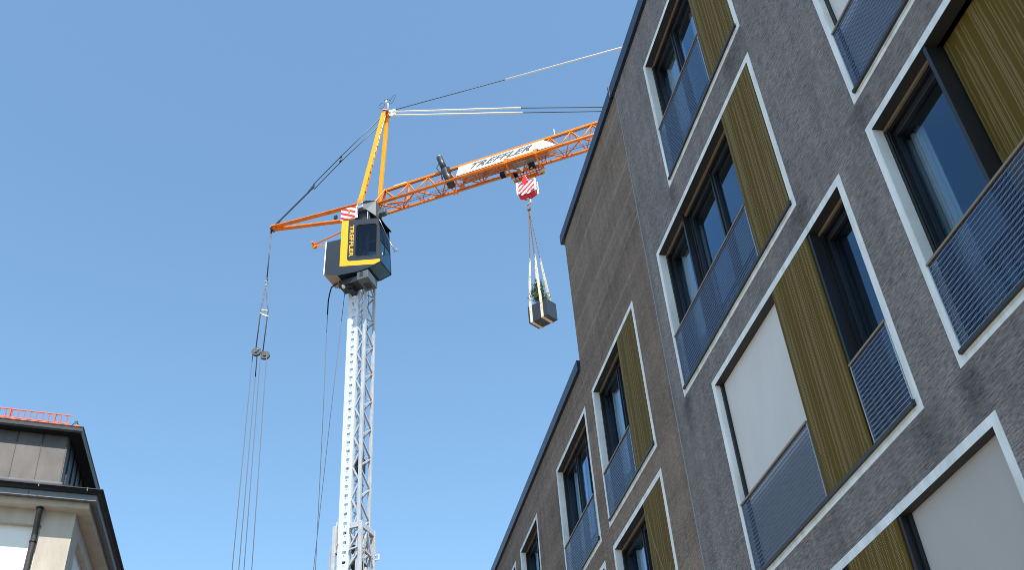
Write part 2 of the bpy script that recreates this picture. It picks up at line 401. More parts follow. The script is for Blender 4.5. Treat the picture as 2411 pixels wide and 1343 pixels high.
def lettering(mb, word, o, ex, ey, width, height, shear=0.0, bold=.018, lift=None):
    cu = bpy.data.curves.new("t", 'FONT'); cu.body = word; cu.offset = bold; cu.resolution_u = 4; cu.space_character = 1.06
    ob = bpy.data.objects.new("t", cu); col.objects.link(ob)
    dg = bpy.context.evaluated_depsgraph_get()
    me = bpy.data.meshes.new_from_object(ob.evaluated_get(dg))
    xs = [v.co.x for v in me.vertices]; ys = [v.co.y for v in me.vertices]
    x0, x1, y0, y1 = min(xs), max(xs), min(ys), max(ys)
    V_ = []
    for v in me.vertices:
        fy = (v.co.y - y0) / (y1 - y0); fx = (v.co.x - x0) / (x1 - x0)
        V_.append(o + ex * (fx * width + shear * fy * height) + ey * (fy * height) + (lift or Vector((0, 0, 0))))
    mb.add(V_, [list(p.vertices) for p in me.polygons])
    bpy.data.objects.remove(ob); bpy.data.meshes.remove(me)

# ================================================================== SETTING: ground
g = MB(); g.quad((-900, -900, 0), (900, -900, 0), (900, 900, 0), (-900, 900, 0))
g.build('ground', M_GROUND, kind='structure')
def FP(u, d, z): return D * u + N * (FD + d) + Z * z
def strip(name, mt, d0, d1, z0, z1, u0=-60, u1=120):
    b = MB(); b.frame_box(N * FD, D, N, Z, (u0, d0, z0), (u1, d1, z1)); return b.build(name, mt, kind='structure')
strip('road', M_ASPH, -7.4, -2.2, -.2, .012)
strip('pavement', M_PAVE, -2.2, -0.06, -.2, .13)
strip('pavement', M_PAVE, -9.1, -7.4, -.2, .13, u1=14)
ln = MB()
for k in range(-8, 20): ln.frame_box(N * FD, D, N, Z, (k * 5, -4.86, .0125), (k * 5 + 2, -4.74, .0165))
ln.build('road_marking', M_LINE, kind='structure')

# ================================================================== RIGHT BUILDING
BASIS = (D, N, Z)
bld = empty('apartment_building', FP(0, 0, 0), 'dark grey and brown plastered apartment building with white window surrounds and olive shutters', 'building', basis=BASIS)
FOLD = 11.25; END = 15.24
B_ = .085                                              # white border width
# windows: u0 near edge, u1 far edge (outer edge of the white surround), z0, z1, bays (kind, near u, far u)
W = [
 dict(u=(7.11, 9.97), z=(11.67, 14.31), bays=[('glass', 8.11, 9.885, [9.12]), ('flush', 7.195, 8.10)], rail=[(8.11, 9.885, 12.78)], curt=[(9.2, 9.8), (8.2, 8.75), (9.75, 10.1)],
      lab='second window below the roof coping'),
 dict(u=(7.12, 10.87), z=(8.70, 11.18), bays=[('glass', 8.11, 10.785, [9.88, 9.02]), ('flush', 7.205, 8.10)], rail=[(8.11, 10.785, 9.62)], curt=[(9.98, 10.35), (10.5, 10.95)], post=[9.93],
      lab='w'),
 dict(u=(6.30, 9.99), z=(5.72, 8.35), bays=[('blind', 8.07, 9.905), ('flush', 7.12, 8.06), ('glass', 6.385, 7.08, [])], rail=[(8.07, 9.905, 6.66), (6.385, 7.09, 6.66)], curt=[(6.2, 6.6)], part=[7.10],
      lab='w'),
 dict(u=(5.56, 9.99), z=(2.72, 5.25), bays=[('glass', 8.07, 9.905, [9.0]), ('flush', 7.12, 8.05), ('blind', 5.645, 7.06)], rail=[(8.07, 9.905, 3.66)], curt=[], part=[7.10], lab='w'),
 dict(u=(1.50, 5.73), z=(5.72, 8.35), bays=[('glass', 4.74, 5.645, []), ('recess', 2.70, 4.68), ('glass', 1.6, 2.64, [])], rail=[(1.6, 5.645, 6.66)], curt=[(4.62, 5.02), (5.45, 5.75)], part=[4.71, 2.67], lab='w'),
 dict(u=(1.90, 5.74), z=(8.70, 11.25), bays=[('blind', 3.40, 5.655), ('flush', 2.45, 3.39), ('glass', 1.985, 2.44, [])], rail=[(3.40, 5.655, 9.63)], curt=[], lab='w'),
 dict(u=(12.13, 14.75), z=(8.68, 11.29), bays=[('glass', 13.11, 14.665, [13.75]), ('flush', 12.215, 13.10)], rail=[(13.11, 14.665, 9.60)], curt=[(14.05, 14.5)], lab='w'),
 dict(u=(12.13, 14.71), z=(5.72, 8.34), bays=[('glass', 13.06, 14.625, [13.72]), ('flush', 12.215, 13.05)], rail=[(13.06, 14.625, 6.66)], curt=[(14.0, 14.45)], lab='w', stain=True),
 dict(u=(15.26, 17.66), z=(8.68, 11.28), bays=[('glass', 15.345, 17.575, [16.75, 15.98])], rail=[(15.345, 17.575, 9.60)], curt=[(16.9, 17.4), (15.6, 15.9)], lab='w'),
 dict(u=(15.21, 17.66), z=(5.72, 8.33), bays=[('glass', 15.295, 17.575, [16.75, 15.98])], rail=[(15.295, 17.575, 6.66)], curt=[], lab='w'),
 dict(u=(19.56, 21.44), z=(8.68, 11.29), bays=[('glass', 19.645, 21.355, [20.4])], rail=[(19.645, 21.355, 9.60)], curt=[(20.8, 21.2)], lab='w'),
 dict(u=(22.00, 24.60), z=(8.68, 11.28), bays=[('glass', 22.085, 24.515, [23.3])], rail=[(22.085, 24.515, 9.60)], curt=[(23.5, 24.3)], lab='w'),
]
WLAB = [
 'highest window of the grey facade, blue mesh railing left of a tall olive shutter',
 'three pane window with long blue mesh railing and one olive shutter at its near end',
 'window with lowered pale blind, central olive shutter and a narrow dark pane',
 'lowest window of the grey facade, pale blind right of an olive shutter',
 'nearest large window, dark pane left of a recessed olive shutter',
 'window cut by the top edge of the photo, pale blind above its mesh railing',
 'upper brown facade window with olive shutter, beside the grey wall joint',
 'brown facade window whose olive shutter has a curved stain',
 'three pane window on the brown facade without any shutter, upper row',
 'brown facade window directly below the shutterless one, barely showing',
 'small far window of the brown facade with one blue pane',
 'farthest window of the brown facade under the low coping',
]
def wall_mesh(name, mt, u0, u1, z0, z1, holes, label):
    us = sorted({u0, u1, *[x for h in holes for x in h[0] if u0 < x < u1]})
    zs = sorted({z0, z1, *[x for h in holes for x in h[1] if z0 < x < z1]})
    b = MB()
    for i in range(len(us) - 1):
        for j in range(len(zs) - 1):
            cu, cz = (us[i] + us[i + 1]) / 2, (zs[j] + zs[j + 1]) / 2
            if any(h[0][0] < cu < h[0][1] and h[1][0] < cz < h[1][1] for h in holes): continue
            b.quad(FP(us[i], 0, zs[j]), FP(us[i + 1], 0, zs[j]), FP(us[i + 1], 0, zs[j + 1]), FP(us[i], 0, zs[j + 1]))
    return b
HO = [((w['u'][0] + .004, w['u'][1] - .004), (w['z'][0] + .004, w['z'][1] - .004)) for w in W]
b = wall_mesh('wall', M_GREY, -14, FOLD - .01, 0, 15.22, HO, '')
b.quad(FP(-14, 0, 0), FP(-14, 12, 0), FP(-14, 12, 15.22), FP(-14, 0, 15.22))
b.quad(FP(-14, 12, 0), FP(FOLD, 12, 0), FP(FOLD, 12, 15.22), FP(-14, 12, 15.22))
b.quad(FP(-14, 0, 15.2), FP(FOLD, 0, 15.2), FP(FOLD, 12, 15.2), FP(-14, 12, 15.2))
b.build('wall', M_GREY, bld, label='dark blue grey combed plaster wall nearest the camera')
b = wall_mesh('wall', M_BROWN, FOLD + .01, END, 0, 15.22, HO, '')
b2 = wall_mesh('wall', M_BROWN, END, 40, 0, 12.10, HO, ''); b.v_off = 0
b.add(b2.v, b2.f)
b.quad(FP(END, 0, 12.1), FP(END, 12, 12.1), FP(END, 12, 15.22), FP(END, 0, 15.22))
b.quad(FP(FOLD, 12, 0), FP(40, 12, 0), FP(40, 12, 12.1), FP(FOLD, 12, 12.1))
b.quad(FP(FOLD, 12, 12.1), FP(END, 12, 12.1), FP(END, 12, 15.22), FP(FOLD, 12, 15.22))
b.quad(FP(40, 0, 0), FP(40, 12, 0), FP(40, 12, 12.1), FP(40, 0, 12.1))
b.quad(FP(FOLD, 0, 15.2), FP(END, 0, 15.2), FP(END, 12, 15.2), FP(FOLD, 12, 15.2))
b.quad(FP(END, 0, 12.08), FP(40, 0, 12.08), FP(40, 12, 12.08), FP(END, 12, 12.08))
b.build('wall', M_BROWN, bld, label='brown ribbed plaster wall beyond the joint')
b = MB(); b.frame_box(N * FD, D, N, Z, (FOLD - .012, -.012, 0), (FOLD + .012, .01, 15.18)); b.build('expansion_joint', M_JOINT, bld)
# copings
b = MB(); b.frame_box(N * FD, D, N, Z, (-14, -.06, 15.19), (11.38, .45, 15.44)); b.frame_box(N * FD, D, N, Z, (11.40, -.06, 15.19), (15.36, .45, 15.42))
b.frame_box(N * FD, D, N, Z, (15.25, .45, 15.19), (15.36, 12, 15.42))
b.frame_box(N * FD, D, N, Z, (11.36, -.075, 15.17), (11.42, -.05, 15.46)); b.build('roof_coping', M_COPE, bld, bevel=.008)
b = MB(); b.frame_box(N * FD, D, N, Z, (15.26, -.06, 12.06), (40, .45, 12.28)); b.build('roof_coping', M_COPE, bld, bevel=.008)

def fb(b, u0, u1, d0, d1, z0, z1): return b.frame_box(N * FD, D, N, Z, (u0, d0, z0), (u1, d1, z1))
def make_window(w, label):
    (u0, u1), (z0, z1) = w['u'], w['z']
    i0, i1, j0, j1 = u0 + B_, u1 - B_, z0 + B_, z1 - B_
    DP = .30
    s = MB()                                              # surround: four border pieces + reveals
    P = -.006
    s.quad(FP(u0, P, z0), FP(u1, P, z0), FP(i1, P, j0), FP(i0, P, j0))
    s.quad(FP(u0, P, z1), FP(u1, P, z1), FP(i1, P, j1), FP(i0, P, j1))
    s.quad(FP(u0, P, z0), FP(u0, P, z1), FP(i0, P, j1), FP(i0, P, j0))
    s.quad(FP(u1, P, z0), FP(u1, P, z1), FP(i1, P, j1), FP(i1, P, j0))
    for (a, c) in (((u0, z0), (u1, z0)), ((u1, z0), (u1, z1)), ((u1, z1), (u0, z1)), ((u0, z1), (u0, z0))):
        s.quad(FP(a[0], P, a[1]), FP(c[0], P, c[1]), FP(c[0], .02, c[1]), FP(a[0], .02, a[1]))
    s.quad(FP(i1, P, j0), FP(i1, P, j1), FP(i1, .10, j1), FP(i1, .10, j0))
    s.quad(FP(i0, P, j0), FP(i0, P, j1), FP(i0, .10, j1), FP(i0, .10, j0))
    s.quad(FP(i0, P, j0), FP(i1, P, j0), FP(i1, .10, j0), FP(i0, .10, j0))
    win = s.build('window', M_SURR, bld, label=label)
    def part(mb, name, mt, **k): return mb.build(name, mt, win, **k)
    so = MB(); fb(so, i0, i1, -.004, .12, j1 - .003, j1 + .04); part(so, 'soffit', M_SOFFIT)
    sl = MB(); fb(sl, i0 - .01, i1 + .01, -.035, .16, j0 - .012, j0 + .022); fb(sl, i0 - .015, i0 + .0, -.04, -.002, j0 - .012, j0 + .045); part(sl, 'sill', M_SILL)
    st = MB(); st.quad(FP(i0 + .02, P - .003, z0 + .045), FP(i1 - .02, P - .003, z0 + .045), FP(i1 - .02, P - .003, j0 - .012), FP(i0 + .02, P - .003, j0 - .012))
    part(st, 'tan_band', M_SILLTAN)
    for bay in w['bays']:
        k, a, c = bay[0], bay[1], bay[2]
        if k == 'flush':
            p = MB(); fb(p, a + .006, c - .006, -.010, .004, j0 + .03, j1 - .006)
            o = part(p, 'shutter', M_OLIVE)
            e = MB(); fb(e, a + .006, a + .03, .005, .05, j0 + .03, j1 - .006); fb(e, c - .03, c - .006, .005, .05, j0 + .03, j1 - .006)
            fb(e, a + .006, c - .006, .051, .06, j0 + .03, j1 - .006); build_each(e, 'shutter_frame', M_TRACK, win)
            if w.get('stain'):
                q = MB(); pts = [(c - .12, j1 - .25), (c - .22, j1 - .7), (c - .40, j1 - 1.15), (a + .25, j1 - 1.45), (a + .12, j1 - 1.2)]
                for x, y in zip(pts, pts[1:]): q.beam(FP(x[0], -.0125, x[1]), FP(y[0], -.0125, y[1]), .035, .003, upd=N)
                part(q, 'stain', mat("yellow_stain", (.16, .11, .012), .6))
        elif k == 'recess':
            p = MB(); fb(p, a + .006, c - .006, .17, .185, j0 + .03, j1 - .006); part(p, 'shutter', M_OLIVE)
        elif k == 'blind':
            p = MB(); dd = .085 if a < 6 else .10
            fb(p, a, c - .035, dd, dd + .01, j0 + .02, j1 + .03); part(p, 'blind', M_BLIND if a > 6 or z0 > 6 else M_BLIND2)
            p = MB(); fb(p, c - .035, c, .06, .14, j0, j1); part(p, 'guide_track', M_TRACK); p = MB(); fb(p, a, c - .036, dd + .011, .16, j0, j1); part(p, 'backing', M_TRACK)
        elif k == 'glass':
            mull = bay[3]; edges = [a] + sorted(mull) + [c]
            p = MB(); fb(p, a, c, .10, .125, j1 - .035, j1 - .004); part(p, 'blind_rail', M_TAN)
            p = MB(); fb(p, a, c, .13, .22, j1 - .06, j1 + .04); fb(p, a, c, .125, .16, j1 - .012, j1 + .04); part(p, 'blind_box', M_TRACK)
            p = MB(); fb(p, c - .035, c, .102, .17, j0, j1 - .06); fb(p, a, a + .03, .102, .17, j0, j1 - .06)
            fb(p, c - .055, c - .045, .11, .12, j0, j1 - .04)
            build_each(p, 'guide_track', M_TRACK, win)
            f = MB()
            fb(f, a, c, .17, .24, j1 - .13, j1 - .06); fb(f, a, c, .17, .24, j0, j0 + .07)
            for q, e in enumerate(edges):
                lo, hi = (e, e + .06) if q == 0 else ((e - .06, e) if q == len(edges) - 1 else (e - .055, e + .055))
                fb(f, lo, hi, .168, .242, j0 + .002, j1 - .062)
                if 0 < q < len(edges) - 1: fb(f, e - .012, e + .012, .15, .168, j0 + .002, j1 - .062)
            part(f, 'window_frame', M_FRAME, bevel=.004)
            for q in range(len(edges) - 1):
                lo = edges[q] + .055; hi = edges[q + 1] - .055
                gm = MB(); tilt = random.uniform(-.002, .002)
                gm.quad(FP(lo, .212 + tilt, j0 + .065), FP(hi, .212 - tilt, j0 + .065), FP(hi, .212 - tilt, j1 - .125), FP(lo, .212 + tilt, j1 - .125))
                part(gm, 'pane', M_GLASS)
            rm = MB()                                       # the room behind
            a_, c_ = a - .3, c + .3
            rm.quad(FP(a_, 2.4, j0 - .1), FP(c_, 2.4, j0 - .1), FP(c_, 2.4, j1), FP(a_, 2.4, j1))
            rm.quad(FP(a_, .245, j1), FP(c_, .245, j1), FP(c_, 2.4, j1), FP(a_, 2.4, j1))
            rm.quad(FP(a_, .245, j0 - .1), FP(c_, .245, j0 - .1), FP(c_, 2.4, j0 - .1), FP(a_, 2.4, j0 - .1))
            rm.quad(FP(a_, .245, j0 - .1), FP(a_, 2.4, j0 - .1), FP(a_, 2.4, j1), FP(a_, .245, j1))
            rm.quad(FP(c_, .245, j0 - .1), FP(c_, 2.4, j0 - .1), FP(c_, 2.4, j1), FP(c_, .245, j1))
            part(rm, 'room', M_ROOM)
    for (x0, x1) in w['curt']:
        cm = MB(); n_ = 40; cm.smooth = True; V_ = []; F_ = []
        for i in range(n_ + 1):
            u = x0 + (x1 - x0) * i / n_; dd = .36 + .03 * math.sin(i * 1.05) + .012 * math.sin(i * 2.3)
            V_ += [FP(u, dd, j0 + .03), FP(u, dd, j1 - .08)]
        for i in range(n_): F_.append((2 * i, 2 * i + 2, 2 * i + 3, 2 * i + 1))
        cm.add(V_, F_); part(cm, 'curtain', M_CURT)
    for x in w.get('post', []):
        p = MB(); fb(p, x - .02, x + .02, .07, .165, j0, j1); part(p, 'post', M_FRAME)
    for x in w.get('part', []):
        p = MB(); fb(p, x - .022, x + .018, .004, .20, j0, j1); part(p, 'partition', M_FRAME)
    for (x0, x1, zt) in w['rail']:
        rb = j0 + .03; V_ = []; F_ = []; r = MB()
        k = 0; zz = rb; pts = []
        per = .045
        nn = int((zt - .03 - rb) / per)
        for q in range(nn + 1):
            zq = math.floor(rb / per + .999) * per + q * per
            if zq > zt - .02: break
            pts += [(-.009, zq), (-.011, zq + per * .22), (-.0085, zq + per * .86)]
        for d, zq in pts: V_ += [FP(x0 + .012, d, zq), FP(x1 - .012, d, zq)]
        for q in range(len(pts) - 1): F_.append((2 * q, 2 * q + 1, 2 * q + 3, 2 * q + 2))
        r.add(V_, F_); rl = part(r, 'railing', M_MESH)
        h = MB(); fb(h, x0 + .003, x1 - .003, -.022, .02, zt - .014, zt + .008); part(h, 'handrail', M_TAN)
        h = MB(); fb(h, x0 + .003, x0 + .016, -.012, .012, rb - .005, zt - .014); fb(h, x1 - .016, x1 - .003, -.012, .012, rb - .005, zt - .014); build_each(h, 'railing_frame', M_GALV, win)
    return win
for w, lab in zip(W, WLAB): make_window(w, lab)

# ================================================================== LEFT BUILDING
azl = R(22.37)
E1 = Vector((math.cos(azl), math.sin(azl), 0)); n1 = Vector((math.sin(azl), -math.cos(azl), 0))
P0 = Vector((-8.785, 18.012, 0))
lb = empty('corner_building', P0, 'cream rendered corner building with zinc clad attic and orange red snow guard', 'building')
den = E1.x * D.y - E1.y * D.x
def cornerpt(of, os_):
    """corner of the front line pushed out by of (along n1) and the side line pushed out by os_ (along N)"""
    # solve p.n1 = of, p.N = os_
    det = n1.x * N.y - n1.y * N.x
    return Vector(((of * N.y - n1.y * os_) / det, (n1.x * os_ - of * N.x) / det, 0))
def sweep(mb, prof, LF=9.0, LS=26.0, closed=False):
    """prof = [(out, z)]; swept along the front (ends at -LF) round the corner and down the street side"""
    rows = []
    for (o, z) in prof:
        os_ = o
        c = cornerpt(o, os_)
        rows.append([P0 + c - E1 * (LF + c.dot(E1)) + Z * z, P0 + c + Z * z, P0 + c + D * (LS - c.dot(D)) + Z * z])
    V_ = [p for r in rows for p in r]; F_ = []
    n = len(prof); rng_ = range(n if closed else n - 1)
    for i in rng_:
        j = (i + 1) % n
        F_ += [(3 * i, 3 * i + 1, 3 * j + 1, 3 * j), (3 * i + 1, 3 * i + 2, 3 * j + 2, 3 * j + 1)]
    mb.add(V_, F_)
# recessed white wall, pilaster + frieze
b = MB(); sweep(b, [(-.12, 0), (-.12, 10.75)]); b.build('wall', M_RENDW, lb, label='white rendered wall set back under the frieze')
b = MB(); sweep(b, [(-.12, 10.74), (0, 10.74), (0, 11.04), (.25, 11.04), (.25, 11.17), (.0, 11.19)]); b.build('cornice', M_REND, lb)
b = MB()
pf = cornerpt(0, 0)
a0 = P0 - E1 * .57; a1 = P0; a2 = P0 + D * .57
for q0, q1 in ((a0, a1), (a1, a2)): b.quad(q0, q1, q1 + Z * 10.742, q0 + Z * 10.742)
b.quad(a0, a0 - n1 * .13, a0 - n1 * .13 + Z * 10.742, a0 + Z * 10.742)
b.quad(a2, a2 - N * .13, a2 - N * .13 + Z * 10.742, a2 + Z * 10.742)
b.build('pilaster', M_REND, lb)
b = MB(); sweep(b, [(.0, 11.175), (.37, 11.145), (.38, 11.145), (.38, 11.235), (.385, 11.29), (.33, 11.33)]); b.build('flashing', M_FLASH, lb)
b = MB()
for e in (-.9, -1.95, -3.0): b.frame_box(P0, E1, n1, Z, (e, .37, 11.140), (e + .012, .386, 11.24))
build_each(b, 'flashing_joint', M_ZDARK, lb)
def arc(cx, cz, r, a0, a1, n=8): return [(cx + r * math.cos(R(a0 + (a1 - a0) * k / n)), cz + r * math.sin(R(a0 + (a1 - a0) * k / n))) for k in range(n + 1)]
b = MB(); b.smooth = True; sweep(b, arc(.40, 11.34, .075, 180, 360) + [(.478, 11.352)]); 
b.smooth = False; sweep(b, [(.468, 11.345), (.468, 11.362), (.486, 11.362), (.486, 11.345)], closed=True); b.build('gutter', M_ZDARK, lb)
b = MB()
for e in (.12, -.75, -1.6, -2.4): b.frame_box(P0, E1, n1, Z, (e, .30, 11.30), (e + .02, .485, 11.372))
build_each(b, 'gutter_bracket', M_FLASH, lb)
b = MB(); sweep(b, [(.33, 11.34), (-.36, 11.82)]); b.build('lower_roof', M_ZDARK, lb, label='dark zinc apron above the gutter')
# attic clad in zinc sheets; the street side is set back
AT = -.40
def at_c(of, z, lean=.07):
    o = of - lean * (z - 11.88); os_ = -.50 - .05 * (z - 11.88)
    return P0 + cornerpt(o, os_) + Z * z
b = MB()
cb_, ct_ = at_c(AT, 11.84), at_c(AT, 13.0)
b.quad(cb_ - E1 * 8.5, cb_, ct_, ct_ - E1 * 8.5); b.build('attic_cladding', M_ZINC, lb, label='weathered grey zinc sheets of the attic front')
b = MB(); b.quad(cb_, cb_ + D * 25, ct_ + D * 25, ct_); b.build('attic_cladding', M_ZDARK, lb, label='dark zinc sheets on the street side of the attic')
b = MB()
for k in range(16):
    off = -.02 - .472 * k
    b.frame_box(Vector((0, 0, 0)), E1, n1, (ct_ - cb_) / (ct_ - cb_).length, (0, 0, 0), (0, 0, 0)) if False else None
    p = cb_ + E1 * off; q = ct_ + E1 * off
    b.beam(p + n1 * .008, q + n1 * .008, .010, .03, upd=n1)
for k in range(30):
    p = cb_ + D * (.45 * k + .3); q = ct_ + D * (.45 * k + .3); b.beam(p + N * .01, q + N * .01, .012, .035, upd=N)
build_each(b, 'standing_seam', M_ZDARK, lb)
b = MB(); c0 = P0 + cornerpt(AT + .07, -.45)
b.add([c0 - E1 * 8.5 + Z * 11.80, c0 + Z * 11.80, c0 + Z * 11.835, c0 - E1 * 8.5 + Z * 11.835, c0 - E1 * 8.5 - n1 * .1 + Z * 11.85, c0 - n1 * .1 + Z * 11.85, c0 - E1 * 8.5 - n1 * .1 + Z * 11.79, c0 - n1 * .1 + Z * 11.79],
      [(0, 1, 2, 3), (3, 2, 5, 4), (0, 1, 7, 6)])
b.build('attic_sill', M_FLASH, lb)
# upper eaves: sweep with side offset tweak
def sweep2(mb, prof, LF=8.5, LS=25.0):
    rows = []
    for (o, os_, z) in prof:
        c = P0 + cornerpt(o, os_) + Z * z
        rows.append([c - E1 * LF, c, c + D * LS])
    V_ = [p for r in rows for p in r]; F_ = []
    for i in range(len(prof) - 1):
        F_ += [(3 * i, 3 * i + 1, 3 * i + 4, 3 * i + 3), (3 * i + 1, 3 * i + 2, 3 * i + 5, 3 * i + 4)]
    mb.add(V_, F_)
b = MB(); sweep2(b, [(-.52, -.60, 12.95), (-.27, -.30, 12.95), (-.25, -.28, 12.99), (-.25, -.28, 13.075), (-.27, -.30, 13.08), (-.35, -.38, 13.06)]); b.build('eaves', M_ZDARK, lb)
b = MB(); sweep2(b, [(-.245, -.275, 13.075), (-.235, -.265, 13.085), (-.25, -.28, 13.092), (-.265, -.295, 13.085)]); b.build('gutter', M_FLASH, lb, label='thin bright rim of the upper gutter')
b = MB(); sl = math.tan(R(26))
sweep2(b, [(-.30, -.33, 13.07), (-4.3, -4.33, 13.07 + 4 * sl)]); b.build('roof', M_TILE, lb)
b = MB(); b.smooth = True                                  # clay tiles: first courses modelled
for row in range(4):
    for k in range(38):
        o = -.29 - .17 * row; c = P0 + cornerpt(o, o - .03); base = c - E1 * (.10 + .205 * k + .05 * row) + Z * (13.085 + (.17 * row) * sl)
        V_ = []; F_ = []
        for i, t in enumerate((0, 1)):
            for a_ in range(7):
                th = R(180 * a_ / 6); V_.append(base + E1 * (.088 * math.cos(th)) * (1 - .08 * t) + Z * (.052 * math.sin(th) + t * .19 * sl + .01 * (1 - t)) - n1 * (.19 * t))
        for a_ in range(6): F_.append((a_, a_ + 1, a_ + 8, a_ + 7))
        F_.append(tuple(range(7)))
        b.add(V_, F_)
b.build('roof_tiles', M_TILE, lb)
# snow guard
gs = empty('snow_guard', P0 + Z * 13.1, 'orange red ladder shaped snow guard rail on the tiled roof edge', 'snow guard') if False else None
sg = MB(); cg = P0 + cornerpt(-.45, -.48); g0, g1 = 13.24, 13.435
e_end = -.10
sg.beam(cg + E1 * (e_end) + Z * g1, cg - E1 * 8 + Z * g1, .022, .02); sg.beam(cg + E1 * (e_end - .04) + Z * g0, cg - E1 * 8 + Z * g0, .022, .02)
k = 0; x = e_end - .09
while x > -4.5:
    sg.beam(cg + E1 * x + Z * g0, cg + E1 * x + Z * g1, .014, .014); x -= .118
for x in (-.42, -1.28, -2.14, -3.0): sg.beam(cg + E1 * x + Z * 13.14, cg + E1 * x + Z * g1, .035, .02); sg.beam(cg + E1 * x + Z * 13.14, cg + E1 * x - n1 * .16 + Z * (g1 - .02), .02, .02)
sg.build('snow_guard', M_GUARD, lb)
br = MB(); cg2 = P0 + cornerpt(-.36, -.42)
for k in range(4): br.tube([cg2 + E1 * (-.02 - .03 * k) + Z * 13.15, cg2 + E1 * (-.01 - .015 * k) + Z * 13.27], .006, 5)
br.tube([cg2 + E1 * .02 + Z * 13.15, cg2 - E1 * .02 + Z * 13.27], .01, 5)
build_each(br, 'roof_hook', M_ZDARK, lb)
# downpipe
b = MB(); pc = P0 - E1 * .655
b.tube([pc + n1 * .12 + Z * 11.05, pc + n1 * .12 + Z * 10.98, pc + n1 * .10 + Z * 10.90, pc + n1 * .02 + Z * 10.72, pc - n1 * .03 + Z * 10.62, pc - n1 * .04 + Z * 10.52, pc - n1 * .04 + Z * 0.1], .055, 16)
dp = b.build('downpipe', M_PIPE, lb)
b = MB(); b.tube([pc + n1 * .12 + Z * 11.035, pc + n1 * .12 + Z * 11.01], .07, 16); b.tube([pc - n1 * .04 + Z * 10.42, pc - n1 * .04 + Z * 10.395], .065, 16)
b.beam(pc - E1 * .07 - n1 * .06 + Z * 10.41, pc + E1 * .08 - n1 * .06 + Z * 10.41, .02, .02); build_each(b, 'pipe_collar', M_ZDARK, lb)
# rest of the body so that the building is closed
b = MB(); i0 = P0 + cornerpt(-.3, -.3)
for z0, z1 in ((0, 12.9),):
    q = [i0 - E1 * 8.5 , i0 - E1 * 8.5 + D * 24, i0 + D * 24 ]
    b.quad(q[0], q[1], q[1] + Z * z1, q[0] + Z * z1); b.quad(q[1], q[2], q[2] + Z * z1, q[1] + Z * z1)
b.build('wall', M_RENDW, lb, label='plain rear walls')

# ================================================================== CRANE
JZ = R(108.0)
J = Vector((math.sin(JZ), math.cos(JZ), 0)); Mv = Vector((-J.y * -1 * -1, 0, 0))
Mv = Vector((math.cos(JZ), -math.sin(JZ), 0)); Mv = -Mv if Mv.y > 0 else Mv
QH = Vector((-6.7505, 36.1756, 0))
def C(j, mm, z): return QH + J * j + Mv * mm + Z * z
cr = empty('tower_crane', QH, 'orange jib mobile tower crane with grey yellow cab on a white lattice mast', 'crane', basis=(J, Mv, Z))
def cp(mb, name, mt, parent=cr, **k): return mb.build(name, mt, parent, **k)
# ---- mast (inner telescoping part)
HB = .42
ZT = 34.4
for (j, mm, w_) in ((HB, HB, .125), (HB, -HB, .125), (-HB, -HB, .12)):
    b = MB(); b.beam(C(j, mm, 0), C(j, mm, ZT), w_, w_, upd=J); cp(b, 'mast_chord', M_LATT, bevel=.012)
# rack channel with rectangular holes
j0, j1 = -.40, .09; mf = .46
b = MB(); zs = [30.27 - .388 * k for k in range(34)]
hw, hh = .075, .055; jc = (j0 + j1) / 2 + .03
zb = [0.0]; cells = []
lo = zs[-1] - .25
prev = lo
b.quad(C(j0, mf, 0), C(j1, mf, 0), C(j1, mf, lo), C(j0, mf, lo))
for z in reversed(zs):
    big = z > 28.4
    w2, h2 = (hw * (1.25 if big else 1), hh * (1.5 if big else 1))
    b.quad(C(j0, mf, prev), C(j1, mf, prev), C(j1, mf, z - h2), C(j0, mf, z - h2))
    b.quad(C(j0, mf, z - h2), C(jc - w2, mf, z - h2), C(jc - w2, mf, z + h2), C(j0, mf, z + h2))
    b.quad(C(jc + w2, mf, z - h2), C(j1, mf, z - h2), C(j1, mf, z + h2), C(jc + w2, mf, z + h2))
    for (a, c) in (((jc - w2, z - h2), (jc + w2, z - h2)), ((jc + w2, z - h2), (jc + w2, z + h2)), ((jc + w2, z + h2), (jc - w2, z + h2)), ((jc - w2, z + h2), (jc - w2, z - h2))):
        b.quad(C(a[0], mf, a[1]), C(c[0], mf, c[1]), C(c[0], mf - .03, c[1]), C(a[0], mf - .03, a[1]))
    prev = z + h2
b.quad(C(j0, mf, prev), C(j1, mf, prev), C(j1, mf, ZT), C(j0, mf, ZT))
for j in (j0, j1): b.beam(C(j, mf - .07, 0), C(j, mf - .07, ZT), .02, .14, upd=Mv)
b.beam(C(j0 - .035, mf - .12, 0), C(j0 - .035, mf - .12, ZT), .05, .05, upd=Mv)
cp(b, 'rack_channel', M_CRWHITE)
b = MB()
for z in zs: b.tube([C(jc - .01, mf + .003, z - .13), C(jc - .01, mf + .006, z - .13)], .016, 10)
build_each(b, 'bolt_hole', M_DSTEEL, cr)
